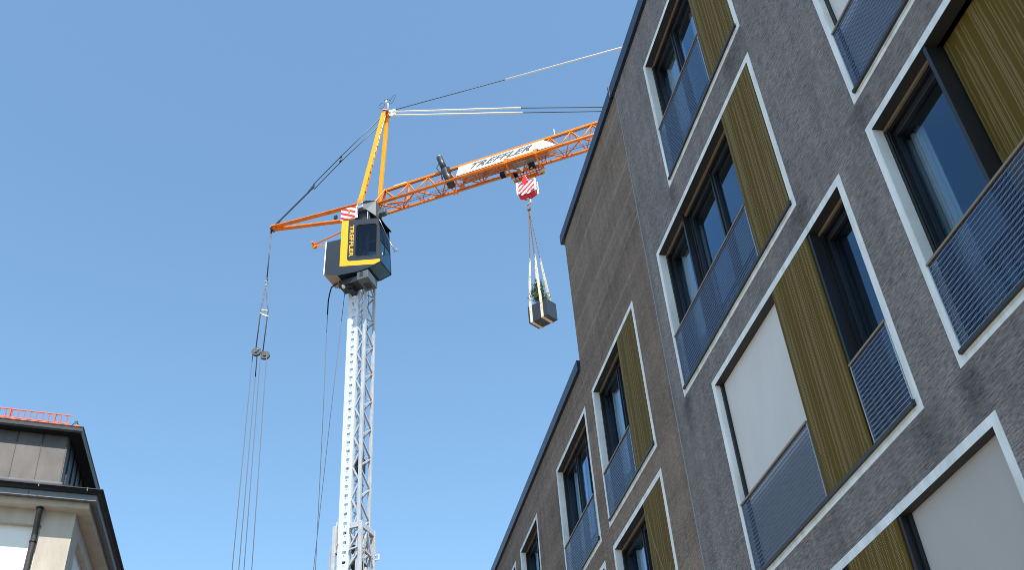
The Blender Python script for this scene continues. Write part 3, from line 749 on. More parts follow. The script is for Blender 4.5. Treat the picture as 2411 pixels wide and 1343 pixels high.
# lattice bracing of the visible stretch, one mesh per brace
PZ = 1.36; zn = [30.9 - PZ / 2 * k for k in range(30)]
def brace(p, q, w_, nm='mast_brace', mt=M_LATT, par=None):
    b = MB(); b.beam(p, q, w_, w_ * .8); return cp(b, nm, mt, par or cr)
for k in range(len(zn) - 1):
    za, zc = zn[k], zn[k + 1]
    if zc < 17.0: break
    e = k % 2
    if e == 0:
        brace(C(.09, HB, za), C(HB, HB, zc), .07); brace(C(HB, HB, za - .1), C(HB, -HB, zc), .07)
        brace(C(HB, -HB, zc), C(-HB, -HB, za), .065)
    else:
        brace(C(HB, HB, za), C(.09, HB, zc), .07); brace(C(HB, -HB, za), C(HB, HB, zc), .07)
        brace(C(-HB, -HB, zc), C(HB, -HB, za), .065)
b = MB()
for k in range(45):
    za = 30.9 - PZ / 2 * k
    if za < 1.4: break
    zc = za - PZ / 2
    b.beam(C(-HB, HB - .1, za if k % 2 else zc), C(-HB, -HB, zc if k % 2 else za), .05)
    if zc < 17.3:
        b.beam(C(.09 if k % 2 else HB, HB, zc), C(HB if k % 2 else .09, HB, za), .05); b.beam(C(HB, HB if k % 2 else -HB, zc), C(HB, -HB if k % 2 else HB, za), .05)
        b.beam(C(-HB if k % 2 else HB, -HB, zc), C(HB if k % 2 else -HB, -HB, za), .05)
    b.beam(C(-HB, -HB, zc + .2), C(HB, HB, zc + .1), .018)
cp(b, 'mast_lattice', M_LATT, kind='stuff')
b = MB()                                            # ladder inside the mast
for s_ in (-.12, .12): b.tube([C(s_, -.28, 1), C(s_, -.28, 33)], .012, 6)
for k in range(100): b.tube([C(-.12, -.28, 2 + .31 * k), C(.12, -.28, 2 + .31 * k)], .009, 5)
cp(b, 'ladder', M_GALV)
# small machine box inside the mast
b = MB(); b.frame_box(C(0, 0, 0), J, Mv, Z, (.0, -.25, 21.35), (.30, .12, 21.95)); b.frame_box(C(0, 0, 0), J, Mv, Z, (.06, -.2, 21.95), (.22, .05, 22.1))
b.tube([C(.18, .1, 22.1), C(.26, .12, 22.35), C(.36, .1, 22.1), C(.38, .1, 21.8)], .018, 6); b.beam(C(.05, 0, 21.35), C(.2, 0, 20.9), .05); b.beam(C(.3, 0, 21.35), C(.05, 0, 20.9), .05)
cp(b, 'climbing_gear', M_DSTEEL, bevel=.02)
b = MB(); b.tube([C(.35, 0, 30.5), C(.33, 0, 21.2), C(.3, 0, 4)], .012, 6); cp(b, 'power_cable', M_ROPE)
# ---- outer tower below z = 19
OB = .565; ZO = 18.95
for (j, mm) in ((OB, OB - .06), (OB, -OB), (-OB, -OB), (-OB + .04, OB - .06)):
    b = MB(); b.beam(C(j, mm, 0), C(j, mm, ZO), .14, .14, upd=J); cp(b, 'outer_post', M_LATT, bevel=.015)
b = MB()
for (p, q) in (((-OB, OB - .06), (OB, OB - .06)), ((OB, OB - .06), (OB, -OB)), ((OB, -OB), (-OB, -OB)), ((-OB, -OB), (-OB, OB - .06))):
    if p[1] == q[1] and p[1] > 0:
        b.beam(C(.12, p[1], ZO - .11), C(OB, p[1], ZO - .11), .10, .22)
    else: b.beam(C(p[0], p[1], ZO - .11), C(q[0], q[1], ZO - .11), .10, .22)
b.frame_box(C(0, 0, 0), J, Mv, Z, (-.60, .40, 17.9), (-.44, .54, 18.95)); b.frame_box(C(0, 0, 0), J, Mv, Z, (-.50, .42, 18.95), (-.43, .50, 19.15))
cp(b, 'tower_collar', M_LATT, bevel=.01)
for k in range(3):
    z = ZO - .25 - 1.5 * k
    for (p, q) in ((C(.12, OB - .06, z - .75), C(OB, OB - .06, z)), (C(.12, OB - .06, z - .8), C(OB, OB - .06, z - .75)), (C(.12, OB - .06, z - 1.45), C(OB, OB - .06, z - .9)),
                   (C(OB, 0, z + .1), C(OB, OB - .06, z - 1.35)), (C(OB, 0, z + .1), C(OB, -OB, z - 1.35)), (C(OB, OB - .06, z - .75), C(OB, -OB, z - .85)),
                   (C(-OB, -OB, z - 1.3), C(OB, -OB, z)), (C(-OB, -OB, z - .7), C(-OB, OB - .06, z - 1.4)), (C(-OB, OB - .06, z - .75), C(-.4, OB - .06, z - .8)), (C(-OB, OB - .06, z - .9), C(-.4, OB - .06, z - .45))):
        brace(p, q, .075, 'outer_brace')
b = MB()
for k in range(9):
    z = 14.2 - 1.5 * k
    b.beam(C(-OB, OB - .06, z - 1.4), C(OB, OB - .06, z), .08); b.beam(C(OB, OB - .06, z - 1.4), C(OB, -OB, z), .08); b.beam(C(OB, -OB, z - 1.4), C(-OB, -OB, z), .08); b.beam(C(-OB, -OB, z - 1.4), C(-OB, OB - .06, z), .08)
cp(b, 'outer_lattice', M_CRWHITE, kind='stuff')
b = MB(); b.beam(C(-.63, .58, 18.15), C(-.63, .58, 12), .03); b.beam(C(.66, .36, 18.3), C(.66, .36, 12), .03)
for z in (17.9, 16.9): b.beam(C(.6, .55, z), C(.66, .36, z), .03); b.beam(C(.6, .4, z - .2), C(.66, .36, z), .025); b.beam(C(-.6, .55, z), C(-.63, .58, z), .025)
cp(b, 'guide_rod', mat("rusty_rod", (.38, .28, .18), .7))
b = MB(); b.frame_box(C(0, 0, 0), J, Mv, Z, (.60, -.62, 17.95), (.78, -.57, 18.0)); b.frame_box(C(0, 0, 0), J, Mv, Z, (.60, -.62, 17.78), (.78, -.57, 17.83)); b.frame_box(C(0, 0, 0), J, Mv, Z, (.76, -.62, 17.77), (.81, -.56, 18.01))
cp(b, 'cable_bracket', M_CRWHITE, bevel=.01)
b = MB(); b.frame_box(C(0, 0, 0), J, Mv, Z, (-.35, -.45, 17.1), (.4, .2, 17.6)); b.frame_box(C(0, 0, 0), J, Mv, Z, (-.6, .1, 17.95), (-.42, .4, 18.25)); b.frame_box(C(0, 0, 0), J, Mv, Z, (-.2, -.4, 18.1), (.3, .0, 18.3))
cp(b, 'locking_gear', M_DSTEEL, bevel=.02)
# chassis (below the photograph's edge)
b = MB(); b.frame_box(C(0, 0, 0), J, Mv, Z, (-5.2, -1.2, .5), (3.2, 1.2, 1.1)); b.frame_box(C(0, 0, 0), J, Mv, Z, (-5.2, -1.0, 1.1), (-3.6, 1.0, 2.6))
for sx in (-3.4, 3.0):
    for sy in (-2.4, 2.4): b.beam(C(sx, 0, .8), C(sx, sy, .8), .3, .3); b.beam(C(sx, sy, .8), C(sx, sy, .05), .2, .2)
cp(b, 'chassis', M_ORANGE, bevel=.03)

# ---- cab
th = R(18); dS = J * math.cos(th) - Mv * math.sin(th); nS = J * math.sin(th) + Mv * math.cos(th)
OS = C(-.4, 1.5, 0)
def Sp(s, z, o=0.0): return OS + dS * s + nS * o + Z * z
def inner(p): return Vector(p) - Mv * 1.04
cab = MB()
cabin_out = [(.05, 33.65), (1.75, 33.65), (1.88, 31.05), (1.37, 30.75), (.83, 30.57), (.0, 30.44), (-.02, 30.44), (-.02, 32.55), (.05, 32.56)]
win_rr = round_rect(.705, 1.70, 31.42, 33.36, .16)
cabm = empty  # placeholder name kept unused
side = MB()
O3 = [Sp(s, z) for s, z in cabin_out]; H3 = [Sp(s, z) for s, z in win_rr]
fill_holes(side, O3, [H3])
I3 = [inner(p) for p in O3]
side.quad(*I3)                                             # far side sheet
n_ = len(O3)
for i in range(n_):
    if i in (1, 2): continue                                # front opening and chin are glazed
    side.quad(O3[i], O3[(i + 1) % n_], I3[(i + 1) % n_], I3[i])
cabo = cp(side, 'cab', M_CAB, label='grey blue operator cab with yellow angle stripe')
def cs(mb, name, mt, **k): return mb.build(name, mt, cabo, **k)
rc = MB(); rp = [(-.62, 30.53), (-.02, 30.44), (-.02, 32.53), (-.60, 32.42)]
A_ = [Sp(s, z) for s, z in rp]; B2 = [inner(p) for p in A_]
rc.quad(*A_); rc.quad(*B2); rc.quad(A_[0], A_[3], B2[3], B2[0]); rc.quad(A_[3], A_[2], B2[2], B2[3])
cs(rc, 'rear_cabinet', M_CAB)
b = MB(); b.quad(A_[0] + Z * .002, A_[1], inner(A_[1]), inner(A_[0])); cs(b, 'cabinet_floor', mat("brown_lit_cab_metal", (.30, .24, .19), .6))  # brown light on the underside is put into its colour
b = MB(); b.beam(Sp(-.622, 30.52, .012), Sp(-.60, 32.43, .012), .045, .03, upd=nS); cs(b, 'lit_edge_strip', M_SIGNW)  # white strip standing in for the sunlit rear edge of the cabinet
b = MB()                                                     # yellow angle
ya = [(.055, 33.645), (.37, 33.645), (.37, 31.42)] + [(.37 + .16 - .16 * math.cos(R(a)), 31.36 - .16 * math.sin(R(a))) for a in (20, 40, 60, 80, 90)] + [(1.86, 31.20), (1.875, 31.06), (1.40, 30.96), (.055, 30.94)]
ya = [(.055, 33.645), (.37, 33.645), (.37, 31.36)] + [(.51 - .14 * math.cos(R(a)), 31.34 - .14 * math.sin(R(a))) for a in (15, 35, 55, 75, 90)] + [(1.865, 31.20), (1.878, 31.055), (1.64, 30.915), (.055, 30.94)]
b.prism([Sp(s, z, .002) for s, z in ya], nS * .003); cs(b, 'yellow_stripe', M_YEL)
b = MB(); lettering(b, "TREFFLER", Sp(.445, 33.33, .006), -Z, dS, 1.88, .185, 0, .028); 
cs(b, 'lettering', M_YEL)
b = MB(); inr = round_rect(.73, 1.675, 31.445, 33.335, .14); b.quad(*[Sp(s, z, -.012) for s, z in inr]); cs(b, 'side_glass', M_CABGLASS)
b = MB(); fill_holes(b, [Sp(s, z, .004) for s, z in round_rect(.69, 1.715, 31.405, 33.375, .17)], [[Sp(s, z, .004) for s, z in round_rect(.735, 1.67, 31.45, 33.33, .14)]]); cs(b, 'window_seal', M_BLACK)
# front: upper dark pane, lower blue pane, chin glass
E3, A3, B3 = O3[1], O3[2], O3[3]; F3, D3, C3 = I3[1], I3[2], I3[3]
tt = .50
EA = E3.lerp(A3, tt); FD3 = F3.lerp(D3, tt)
b = MB(); b.quad(E3, EA, FD3, F3); cs(b, 'front_glass', M_CABGLASS)
b = MB(); b.quad(EA, A3, D3, FD3); cs(b, 'front_glass', M_CABFRONT, label='lower blue green windscreen')
b = MB(); b.quad(A3, B3, C3, D3); cs(b, 'chin_glass', M_CABFRONT)
b = MB()
for p, q in ((E3, A3), (A3, D3), (D3, F3), (E3, F3), (EA, FD3), (A3, B3), (B3, C3), (C3, D3)): b.beam(p, q, .035)
build_each(b, 'glazing_bar', M_BLACK, cabo)
b = MB(); v1 = E3 + Z * .01; v2 = F3 + Z * .01
b.quad(v1, v2, v2 + J * .14 - Z * .16 , v1 + J * .10 - Z * .05); b.prism([v1, v2, v2 + J * .16 - Z * .10], Z * .02); cs(b, 'sun_visor', M_BLACK)
b = MB(); b.tube([E3 + J * .03 - Z * .1, E3.lerp(F3, .75) + J * .18 - Z * .9], .014, 6); b.tube([E3.lerp(F3, .75) + J * .18 - Z * .9, F3 + J * .34 - Z * 1.35], .028, 6)
b.tube([FD3 + J * .02, FD3 + J * .22 - Z * .06, FD3 + J * .36 - Z * .02], .012, 6); b.frame_box(FD3 + J * .32, J, Mv, Z, (0, -.06, -.02), (.06, .06, .14)); cs(b, 'wiper_arm', M_GALV)
b = MB(); b.tube([Sp(.95, 32.40, -.35), Sp(1.68, 32.66, -.35)], .012, 6); cs(b, 'grab_rail', M_GALV)
b = MB(); b.frame_box(Sp(0, 0), dS, nS, Z, (.75, -.85, 30.9), (1.25, -.35, 31.25)); b.frame_box(Sp(0, 0), dS, nS, Z, (.66, -.82, 31.2), (.8, -.38, 32.1)); cs(b, 'driver_seat', M_CLOTH, bevel=.04)
b = MB(); b.frame_box(Sp(0, 0), dS, nS, Z, (1.30, -.30, 31.3), (1.62, -.12, 31.75)); cs(b, 'control_screen', mat("pale_screen_frame", (.35, .38, .42), .5), bevel=.02)
# underneath: switch box, hoses
b = MB(); b.frame_box(C(0, 0, 0), J, Mv, Z, (.47, .45, 29.98), (1.0, 1.36, 30.40)); cp(b, 'switch_box', M_CABLT, bevel=.01)
b = MB(); b.frame_box(C(0, 0, 0), J, Mv, Z, (.60, 1.361, 30.10), (.76, 1.366, 30.38)); b.frame_box(C(0, 0, 0), J, Mv, Z, (.60, .6, 29.972), (.88, 1.0, 29.979)); build_each(b, 'vent_grille', M_DSTEEL, cr)
b = MB(); b.frame_box(C(0, 0, 0), J, Mv, Z, (-.55, .5, 30.12), (.40, 1.15, 30.43)); b.frame_box(C(0, 0, 0), J, Mv, Z, (-.2, .48, 29.9), (.05, .9, 30.12))
b.tube([C(-.6, .95, 30.2), C(-.3, .95, 30.15)], .06, 8); b.tube([C(-.45, 1.1, 30.1), C(.1, 1.0, 30.0)], .03, 6); cp(b, 'drive_unit', M_DSTEEL, bevel=.02)
b = MB(); b.tube([C(-.42, 1.05, 30.28), C(-.30, 1.1, 30.02)], .075, 12); cp(b, 'white_canister', M_SIGNW)
b = MB(); b.tube([C(-.7, 1.0, 30.45), C(-1.1, .8, 30.50), C(-1.33, .55, 30.35), C(-1.40, .5, 30.0), C(-1.40, .5, 29.3)], .03, 8); cp(b, 'hose', M_BLACK)
b = MB(); b.tube([C(-1.40, .5, 29.3), C(-1.36, .44, 24), C(-1.30, .44, 17.5), C(-1.3, .44, 2)], .014, 6); cp(b, 'power_cable', M_ROPE)
b = MB(); b.tube([C(-.58, .5, 30.3), C(-1.0, .46, 24), C(-1.38, .44, 17.5), C(-1.5, .44, 2)], .013, 6); cp(b, 'power_cable', M_ROPE)
# rear arm (small davit) behind the cab
b = MB(); b.tube([C(-.35, .55, 34.1), C(-.95, .35, 34.15), C(-2.6, .05, 34.15)], .04, 8); b.beam(C(-2.6, .05, 34.1), C(-1.1, .55, 33.1), .05); cp(b, 'davit_arm', M_ORANGE)
b = MB(); b.beam(C(-2.62, .25, 34.18), C(-2.62, -.15, 34.1), .10, .10); b.tube([C(-2.58, .1, 34.05), C(-2.58, .0, 34.03)], .12, 12); cp(b, 'davit_sheave', M_ORANGE)

# ---- mast head
b = MB(); b.frame_box(C(0, 0, 0), J, Mv, Z, (-.30, -.35, 33.55), (.62, .40, 35.1)); b.frame_box(C(0, 0, 0), J, Mv, Z, (-.1, .4, 33.66), (.7, .75, 34.55)); cp(b, 'mast_head', M_DSTEEL, bevel=.02)
b = MB()
hp = [(.12, 34.60), (.12, 35.05), (.56, 35.08), (.98, 35.05), (.98, 34.1), (.56, 34.52)]
b.prism([C(j, .90 - (.18 if j > .9 else 0), z) for j, z in hp], -Mv * .55); hood = cp(b, 'winch_hood', M_CABLT, bevel=.006)
b = MB(); b.frame_box(C(0, 0, 0), J, Mv, Z, (.14, .9, 34.62), (.44, 1.02, 34.78)); b.tube([C(.2, .98, 34.78), C(.32, 1.0, 34.88), (C(.42, .98, 34.95))], .05, 8); b.tube([C(.62, .82, 33.7), C(.62, .82, 34.6)], .025, 6); cp(b, 'hydraulic_fitting', M_GALV, bevel=.01)
b = MB(); b.frame_box(C(0, 0, 0), J, Mv, Z, (1.05, .25, 34.35), (1.35, .55, 34.60)); b.frame_box(C(0, 0, 0), J, Mv, Z, (.95, .2, 34.3), (1.05, .5, 34.55)); cp(b, 'winch_motor', M_CABLT, bevel=.02)
b = MB(); b.prism([C(-.76, .88, 34.28), C(-.02, .88, 34.28), C(.02, .88, 34.95), (C(-.76, .88, 35.0))], Mv * .02); cp(b, 'warning_board', M_STRIPE)
b = MB(); b.beam(C(.05, .87, 34.2), C(.05, .87, 34.98), .14, .03, upd=Mv); b.beam(C(-.74, .875, 34.28), C(-.74, .875, 35.0), .02, .04, upd=Mv); cp(b, 'board_edge', M_SIGNW)
b = MB(); b.tube([C(-.30, .91, 34.72), C(-.30, .95, 34.72)], .06, 12); cp(b, 'board_lamp', mat("amber_lens", (.8, .30, .02), .3))

# ---- A-frame
TOP = C(1.02, 0, 41.75)
def leg(p, q, w0, nm='frame_leg'):
    b = MB(); b.beam(p, q, w0, w0 * .8, upd=Mv); return cp(b, nm, M_ORANGE_LIT, bevel=.012)
leg(C(.08, .62, 35.25), C(.98, .09, 41.72), .22); leg(C(.42, -.60, 35.3), C(1.08, -.09, 41.72), .18)
b = MB()
for k in range(12):
    f = .12 + .07 * k; p = C(.08, .62, 35.25).lerp(C(.98, .09, 41.72), f); b.frame_box(p, J, Mv, Z, (.09, -.03, -.03), (.13, .03, .03))
build_each(b, 'cable_clip', M_BLACK, cr)
b = MB(); b.tube([C(.20, .62, 35.5), C(1.08, .12, 41.5)], .012, 6); b.tube([C(.20, .62, 35.5), C(.32, .5, 35.25), C(.5, .4, 35.1)], .012, 6); cp(b, 'signal_cable', M_ROPEL)
b = MB(); b.frame_box(TOP, J, Mv, Z, (-.14, -.16, -.22), (.12, .16, .10)); b.frame_box(TOP, J, Mv, Z, (.10, -.05, -.25), (.26, .12, .05)); cp(b, 'frame_head', M_ORANGE, bevel=.03); b = MB(); b.beam(C(.08, .62, 35.1), C(.12, .62, 35.5), .26, .3); cp(b, 'frame_foot', M_ORANGE, bevel=.03)
b = MB(); b.tube([TOP + J * .13 - Mv * .16 - Z * .05, TOP + J * .13 + Mv * .16 - Z * .05], .12, 14); cp(b, 'head_sheave', M_DSTEEL)
b = MB(); b.tube([TOP + Z * .08 - J * .05, TOP + Z * .26 - J * .05], [.07, .10], 12); cp(b, 'lamp_base', M_BLACK)
b = MB(); b.tube([TOP + Z * .26 - J * .05, TOP + Z * .33 - J * .05], [.125, .10], 14); cp(b, 'lamp_collar', M_SIGNW)
b = MB(); b.tube([TOP + Z * .33 - J * .05, TOP + Z * .45 - J * .05, TOP + Z * .50 - J * .05], [.085, .075, .035], 14); cp(b, 'warning_lamp', mat("red_lamp_lens", (.75, .01, .05), .2))
b = MB(); a0 = TOP + J * .13
b.tube([a0 + Z * .15, a0 + Z * .75, a0 + Z * .86 - J * .08], .03, 8); b.tube([a0 + Z * .82 - J * .08, a0 + Z * 1.0 - J * .10], .05, 8)
cp(b, 'sensor_post', M_SIGNW)
b = MB()
for s_, cz, cj in ((1, .95, .26), (-1, .75, -.36)):
    ring = [a0 + J * (cj + .22 * math.cos(R(a))) + Z * (cz + .20 * math.sin(R(a)) + .10 * math.cos(R(a)) * s_) + Mv * (.1 * math.cos(R(a))) for a in range(0, 361, 20)]
    b.tube(ring, .010, 5)
for dj, dz in ((-.2, 1.05), (.05, 1.0), (-.06, 1.12), (-.06, .88)):
    b.tube([a0 + J * dj + Z * dz, a0 + J * (dj + .05) + Z * (dz + .03)], .035, 8)
cp(b, 'wind_gauge', M_DSTEEL)

# ---- rear strut and its ties
TIP = C(-5.10, 0, 36.2)
b = MB(); b.beam(C(.05, .60, 35.28), TIP + Mv * .05, .24, .055); cp(b, 'rear_strut', M_ORANGE, bevel=.012)
b = MB(); b.beam(C(.25, -.62, 35.40), TIP - Mv * .07 - Z * .06, .22, .075); cp(b, 'rear_strut', M_ORANGE, bevel=.012)
b = MB(); b.frame_box(TIP, J, Mv, Z, (-.10, -.12, -.16), (.22, .12, .10)); cp(b, 'strut_head', M_ORANGE, bevel=.03)
b = MB(); b.tube([TIP - Mv * .14 - Z * .1, TIP + Mv * .14 - Z * .1], .08, 10); b.frame_box(TIP, J, Mv, Z, (-.09, -.04, -.32), (-.03, .04, -.12)); b.frame_box(C(-1.3, .45, 35.1), J, Mv, Z, (-.08, -.05, -.1), (.08, .05, .08)); cp(b, 'strut_pin', M_DSTEEL)
Y1 = C(-2.92, 0, 38.15); SPR = C(-1.47, 0, 39.50)
b = MB(); dd = (Y1 - TIP).normalized(); b.beam(TIP + dd * .25 + Z * .02, Y1 - dd * .35, .09, .035, upd=Mv); b.beam(TIP, TIP + dd * .5, .13, .05, upd=Mv); b.prism([Y1 - dd * .4 + Z * .04, Y1 + Z * .14 + dd * .05, Y1 - Z * .12 + dd * .05, Y1 - dd * .4 - Z * .05], Mv * .05); cp(b, 'tie_plate', M_DSTEEL)
for s_ in (1, -1):
    o_ = Z * (.115 * s_) + Mv * (.05 * s_)
    b = MB(); b.tube([Y1 + o_, SPR + o_, TOP + o_ * 1.2 - Z * .25 - J * .12], .022, 6); cp(b, 'tie_rod', M_DSTEEL)
b = MB(); b.beam(SPR + Z * .16, SPR - Z * .16, .07, .07); b.tube([SPR + Z * .16 + dd * .06, SPR + Z * .13 - dd * .08], .05, 8); b.tube([SPR - Z * .13 + dd * .14, SPR - Z * .16 - dd * .06], .05, 8); cp(b, 'tie_spreader', M_DSTEEL)
# tackle hanging from the strut tip to the base
b = MB(); b.tube([TIP - Z * .3 - J * .05, C(-5.12, 0, 33.0)], .033, 8); b.tube([C(-5.12, 0, 33.0), C(-5.12, 0, 32.85)], .05, 8); cp(b, 'tackle_rod', M_ROPE)
b = MB(); b.beam(C(-5.12, 0, 32.85), C(-5.13, 0, 32.55), .09, .06); b.tube([C(-5.12, -.12, 32.75), C(-5.12, .12, 32.75)], .05, 8)
b.beam(C(-5.24, .05, 31.12), C(-5.0, -.15, 31.12), .05); b.beam(C(-5.24, .05, 30.88), C(-4.98, -.15, 30.78), .07)
b.tube([C(-5.26, .06, 30.92), C(-5.22, .0, 30.86)], .07, 8); b.tube([C(-5.0, -.15, 30.80), C(-4.96, -.2, 30.74)], .07, 8); build_each(b, 'tackle_shackle', M_GALV, cr)
for s_ in (0, 1):
    e0 = C(-5.23 + .26 * s_, .05 - .2 * s_, 31.1)
    b = MB(); b.tube([C(-5.13, 0, 32.6), e0, C(-5.27 + .25 * s_, .05 - .2 * s_, 28.95 - .15 * s_)], .028, 6); cp(b, 'tackle_rod', M_ROPE)
for s_ in (0, 1):
    c_ = C(-5.22 + .30 * s_, .05 - .25 * s_, 28.72 - .13 * s_)
    b = MB(); ax = (J * .35 + Mv * .9 + Z * .1).normalized(); b.tube([c_ - ax * .05, c_ - ax * .02, c_ + ax * .02, c_ + ax * .05], [.22, .19, .19, .22], 22); b.tube([c_ - ax * .09, c_ + ax * .09], .07, 10)
    cp(b, 'tackle_sheave', M_DSTEEL)
b = MB(); b.beam(C(-5.40, .1, 28.65), C(-5.1, .05, 28.85), .10, .05); cp(b, 'sheave_cheek', M_GALV)
for j_t, j_b in ((-5.44, -5.02), (-5.20, -4.62), (-5.02, -4.30), (-4.70, -3.90)):
    b = MB(); b.tube([C(j_t, .0, 28.6), C(j_t + (j_b - j_t) * .4, 0, 18.4), C(j_b, 0, 2.4)], .017, 6); cp(b, 'tackle_rope', M_ROPE)
b = MB(); b.tube([C(-5.20, .0, 28.5), C(-5.17, 0, 27.4)], .022, 6); cp(b, 'rope_sleeve', M_BLACK)

# ---- jib
ZB, ZTP, HW = 35.17, 36.28, .40
JE = 18.0
jb = MB(); jb.beam(C(2.2, 0, ZTP), C(JE, 0, ZTP), .14, .13); jb.beam(C(1.08, 0, ZTP - .02), C(2.25, 0, ZTP), .15, .13)
jib = cp(jb, 'jib', M_ORANGE, label='orange triangular lattice jib', bevel=.02)
def js(mb, name, mt, **k): return mb.build(name, mt, jib, **k)
for s_ in (1, -1):
    b = MB()
    if s_ > 0: b.tube([C(.55, HW, ZB), C(JE, HW, ZB)], .072, 14)
    else: b.beam(C(.8, -HW, ZB), C(JE, -HW, ZB), .11, .11)
    js(b, 'jib_chord', M_ORANGE)
b = MB(); b.beam(C(.8, -HW + .0, ZB - .062), C(JE, -HW, ZB - .062), .04, .012); js(b, 'trolley_track', M_GALV)
for s_ in (1, -1):
    b = MB(); b.beam(C(.55, HW * s_, ZB), C(1.08, 0, ZTP), .06); js(b, 'jib_brace', M_ORANGE)
b = MB(); b.beam(C(.6, .3, ZB + .1), C(1.1, .05, ZTP), .12, .05); b.beam(C(.5, HW, ZB), C(.8, -HW, ZB), .09); b.beam(C(.35, .3, 34.3), C(.8, -.4, 35.1), .09); js(b, 'jib_foot', M_ORANGE)
SP = 1.025; nb = 15
for k in range(nb):
    n0, n1_ = .80 + SP * k, .80 + SP * (k + 1); ap = (n0 + n1_) / 2 if k else 1.1
    for s_ in (1, -1):
        for q in (n0, n1_):
            b = MB(); b.tube([C(q, HW * s_, ZB), C(ap, 0, ZTP - .02)], .030, 6); js(b, 'jib_brace', M_ORANGE)
    b = MB(); a_, c_ = (HW, -HW) if k % 2 == 0 else (-HW, HW); b.tube([C(n0, a_, ZB), C(n1_, c_, ZB)], .034, 6); js(b, 'jib_brace', M_ORANGE)
b = MB()
for k in range(14): b.frame_box(C(1.5 + .62 * k, -HW, ZB + .06), J, Mv, Z, (0, -.02, 0), (.05, .02, .05))
build_each(b, 'rail_clip', M_BLACK, jib)
b = MB()
for mm, z in ((-.10, 35.35), (-.2, 35.32), (.08, 35.6), (-.05, 35.75), (-.15, 35.28)): b.tube([C(.6, mm, z - .05), C(JE, mm, z)], .009, 5)
b.tube([C(1.1, .02, ZTP - .12), C(JE, .02, ZTP - .12)], .022, 6)
js(b, 'jib_rope', M_ROPE)
b = MB(); b.tube([C(1.25, .1, 35.25), C(2.2, -.1, 35.25), C(2.35, -.15, 35.9)], .045, 6); b.beam(C(2.34, 0, 35.2), C(2.36, 0, 36.2), .10, .05); js(b, 'jib_stay', M_ORANGE)
b = MB(); b.frame_box(C(0, 0, 0), J, Mv, Z, (1.55, -.06, 36.345), (2.2, .06, 36.385)); b.beam(C(9.75, 0, 36.3), C(9.75, 0, 36.75), .03); js(b, 'jib_bracket', M_SIGNW)
# sign boards in the two sloping faces
sd_ = (C(0, HW, ZB) - C(0, 0, ZTP)); fh = sd_.length; eu = -sd_.normalized(); nf = J.cross(eu); nf = nf if nf.dot(Mv) > 0 else -nf
base = C(0, HW, ZB) + nf * .07
b = MB(); pg = [(4.95, .10), (9.85, .10), (9.2, 1.02), (4.98, 1.02)]
b.prism([base + J * a + eu * c for a, c in pg], nf * .012); js(b, 'sign_board', M_SIGNW, label='white name board on the near face')
b = MB(); lettering(b, "TREFFLER", base + J * 5.42 + eu * .34, J, eu, 3.15, .56, .55, .045, nf * .017); js(b, 'lettering', M_INK)
eu2 = (C(0, 0, ZTP) - C(0, -HW, ZB)).normalized(); nf2 = J.cross(eu2); nf2 = nf2 if nf2.dot(Mv) < 0 else -nf2
base2 = C(0, -HW, ZB) + nf2 * .05
b = MB(); b.prism([base2 + J * a + eu2 * c for a, c in ((5.0, .28), (9.6, .28), (9.75, .5), (9.0, 1.0), (4.9, 1.0))], nf2 * .012); js(b, 'sign_board', mat("sign_back", (.62, .50, .42), .6, var=.12, vscale=(2, 2, 2)), label='name board on the far face, its back showing')
# luffing cylinder through the jib
b = MB(); c0, c1 = C(4.62, .22, 35.0), C(4.10, .35, 36.95); b.tube([c0, c0.lerp(c1, .55)], .19, 16); b.tube([c0.lerp(c1, .55), c1], .15, 16); b.frame_box(c0.lerp(c1, .45), J, Mv, Z, (.05, -.1, -.2), (.22, .15, .2)); cy = js(b, 'hoist_motor', M_DSTEEL)
b = MB(); b.tube([c1, c1.lerp(c0, -.03)], .12, 14); js(b, 'motor_cap', M_GALV)
b = MB(); b.tube([c0.lerp(c1, .8) - J * .15, c0.lerp(c1, .7) - J * .33, c0.lerp(c1, .5) - J * .25, c0.lerp(c1, .2) - J * .28], .018, 6); js(b, 'motor_hose', M_BLACK)
b = MB(); b.beam(C(4.35, .38, 35.2), C(4.7, -.38, 34.95), .05); b.beam(C(4.95, .38, 35.2), C(4.5, -.38, 34.95), .05); b.tube([C(5.0, -.2, 35.15), C(5.0, -.1, 35.15)], .12, 12); js(b, 'motor_mount', M_ORANGE)

# ---- trolley
tb = MB(); T0, T1 = 7.42, 8.86
tb.beam(C(T0 - .05, HW + .10, ZB + .02), C(T1 + .1, HW + .10, ZB + .02), .05, .09)
tb.beam(C(T0 - .15, HW + .10, ZB - .08), C(T1 + .2, HW + .10, ZB - .08), .04, .05)
trl = cp(tb, 'trolley', M_ORANGE, label='orange trolley with sheaves under the jib')
def ts(mb, name, mt, **k): return mb.build(name, mt, trl, **k)
for jt in (T0, T1):
    b = MB(); b.frame_box(C(jt, HW + .06, ZB), J, Mv, Z, (-.07, -.02, -.16), (.07, .09, .14))
    b.beam(C(jt, HW + .05, ZB - .1), C(jt + .03, .05, 34.78), .12, .07, upd=J); b.beam(C(jt + .03, .08, 34.80), C(jt + .05, -.50, 34.78), .10, .09, upd=J); b.beam(C(jt + .05, -.50, 34.72), C(jt + .05, -.50, ZB + .1), .10, .06, upd=J)
    ts(b, 'hanger', M_ORANGE, bevel=.01)
    b = MB(); b.tube([C(jt - .02, HW + .02, ZB + .12), C(jt - .02, HW + .09, ZB + .12)], .06, 10); b.tube([C(jt + .1, HW + .02, ZB + .12), C(jt + .1, HW + .09, ZB + .12)], .05, 10); build_each(b, 'trolley_wheel', M_DSTEEL, trl)
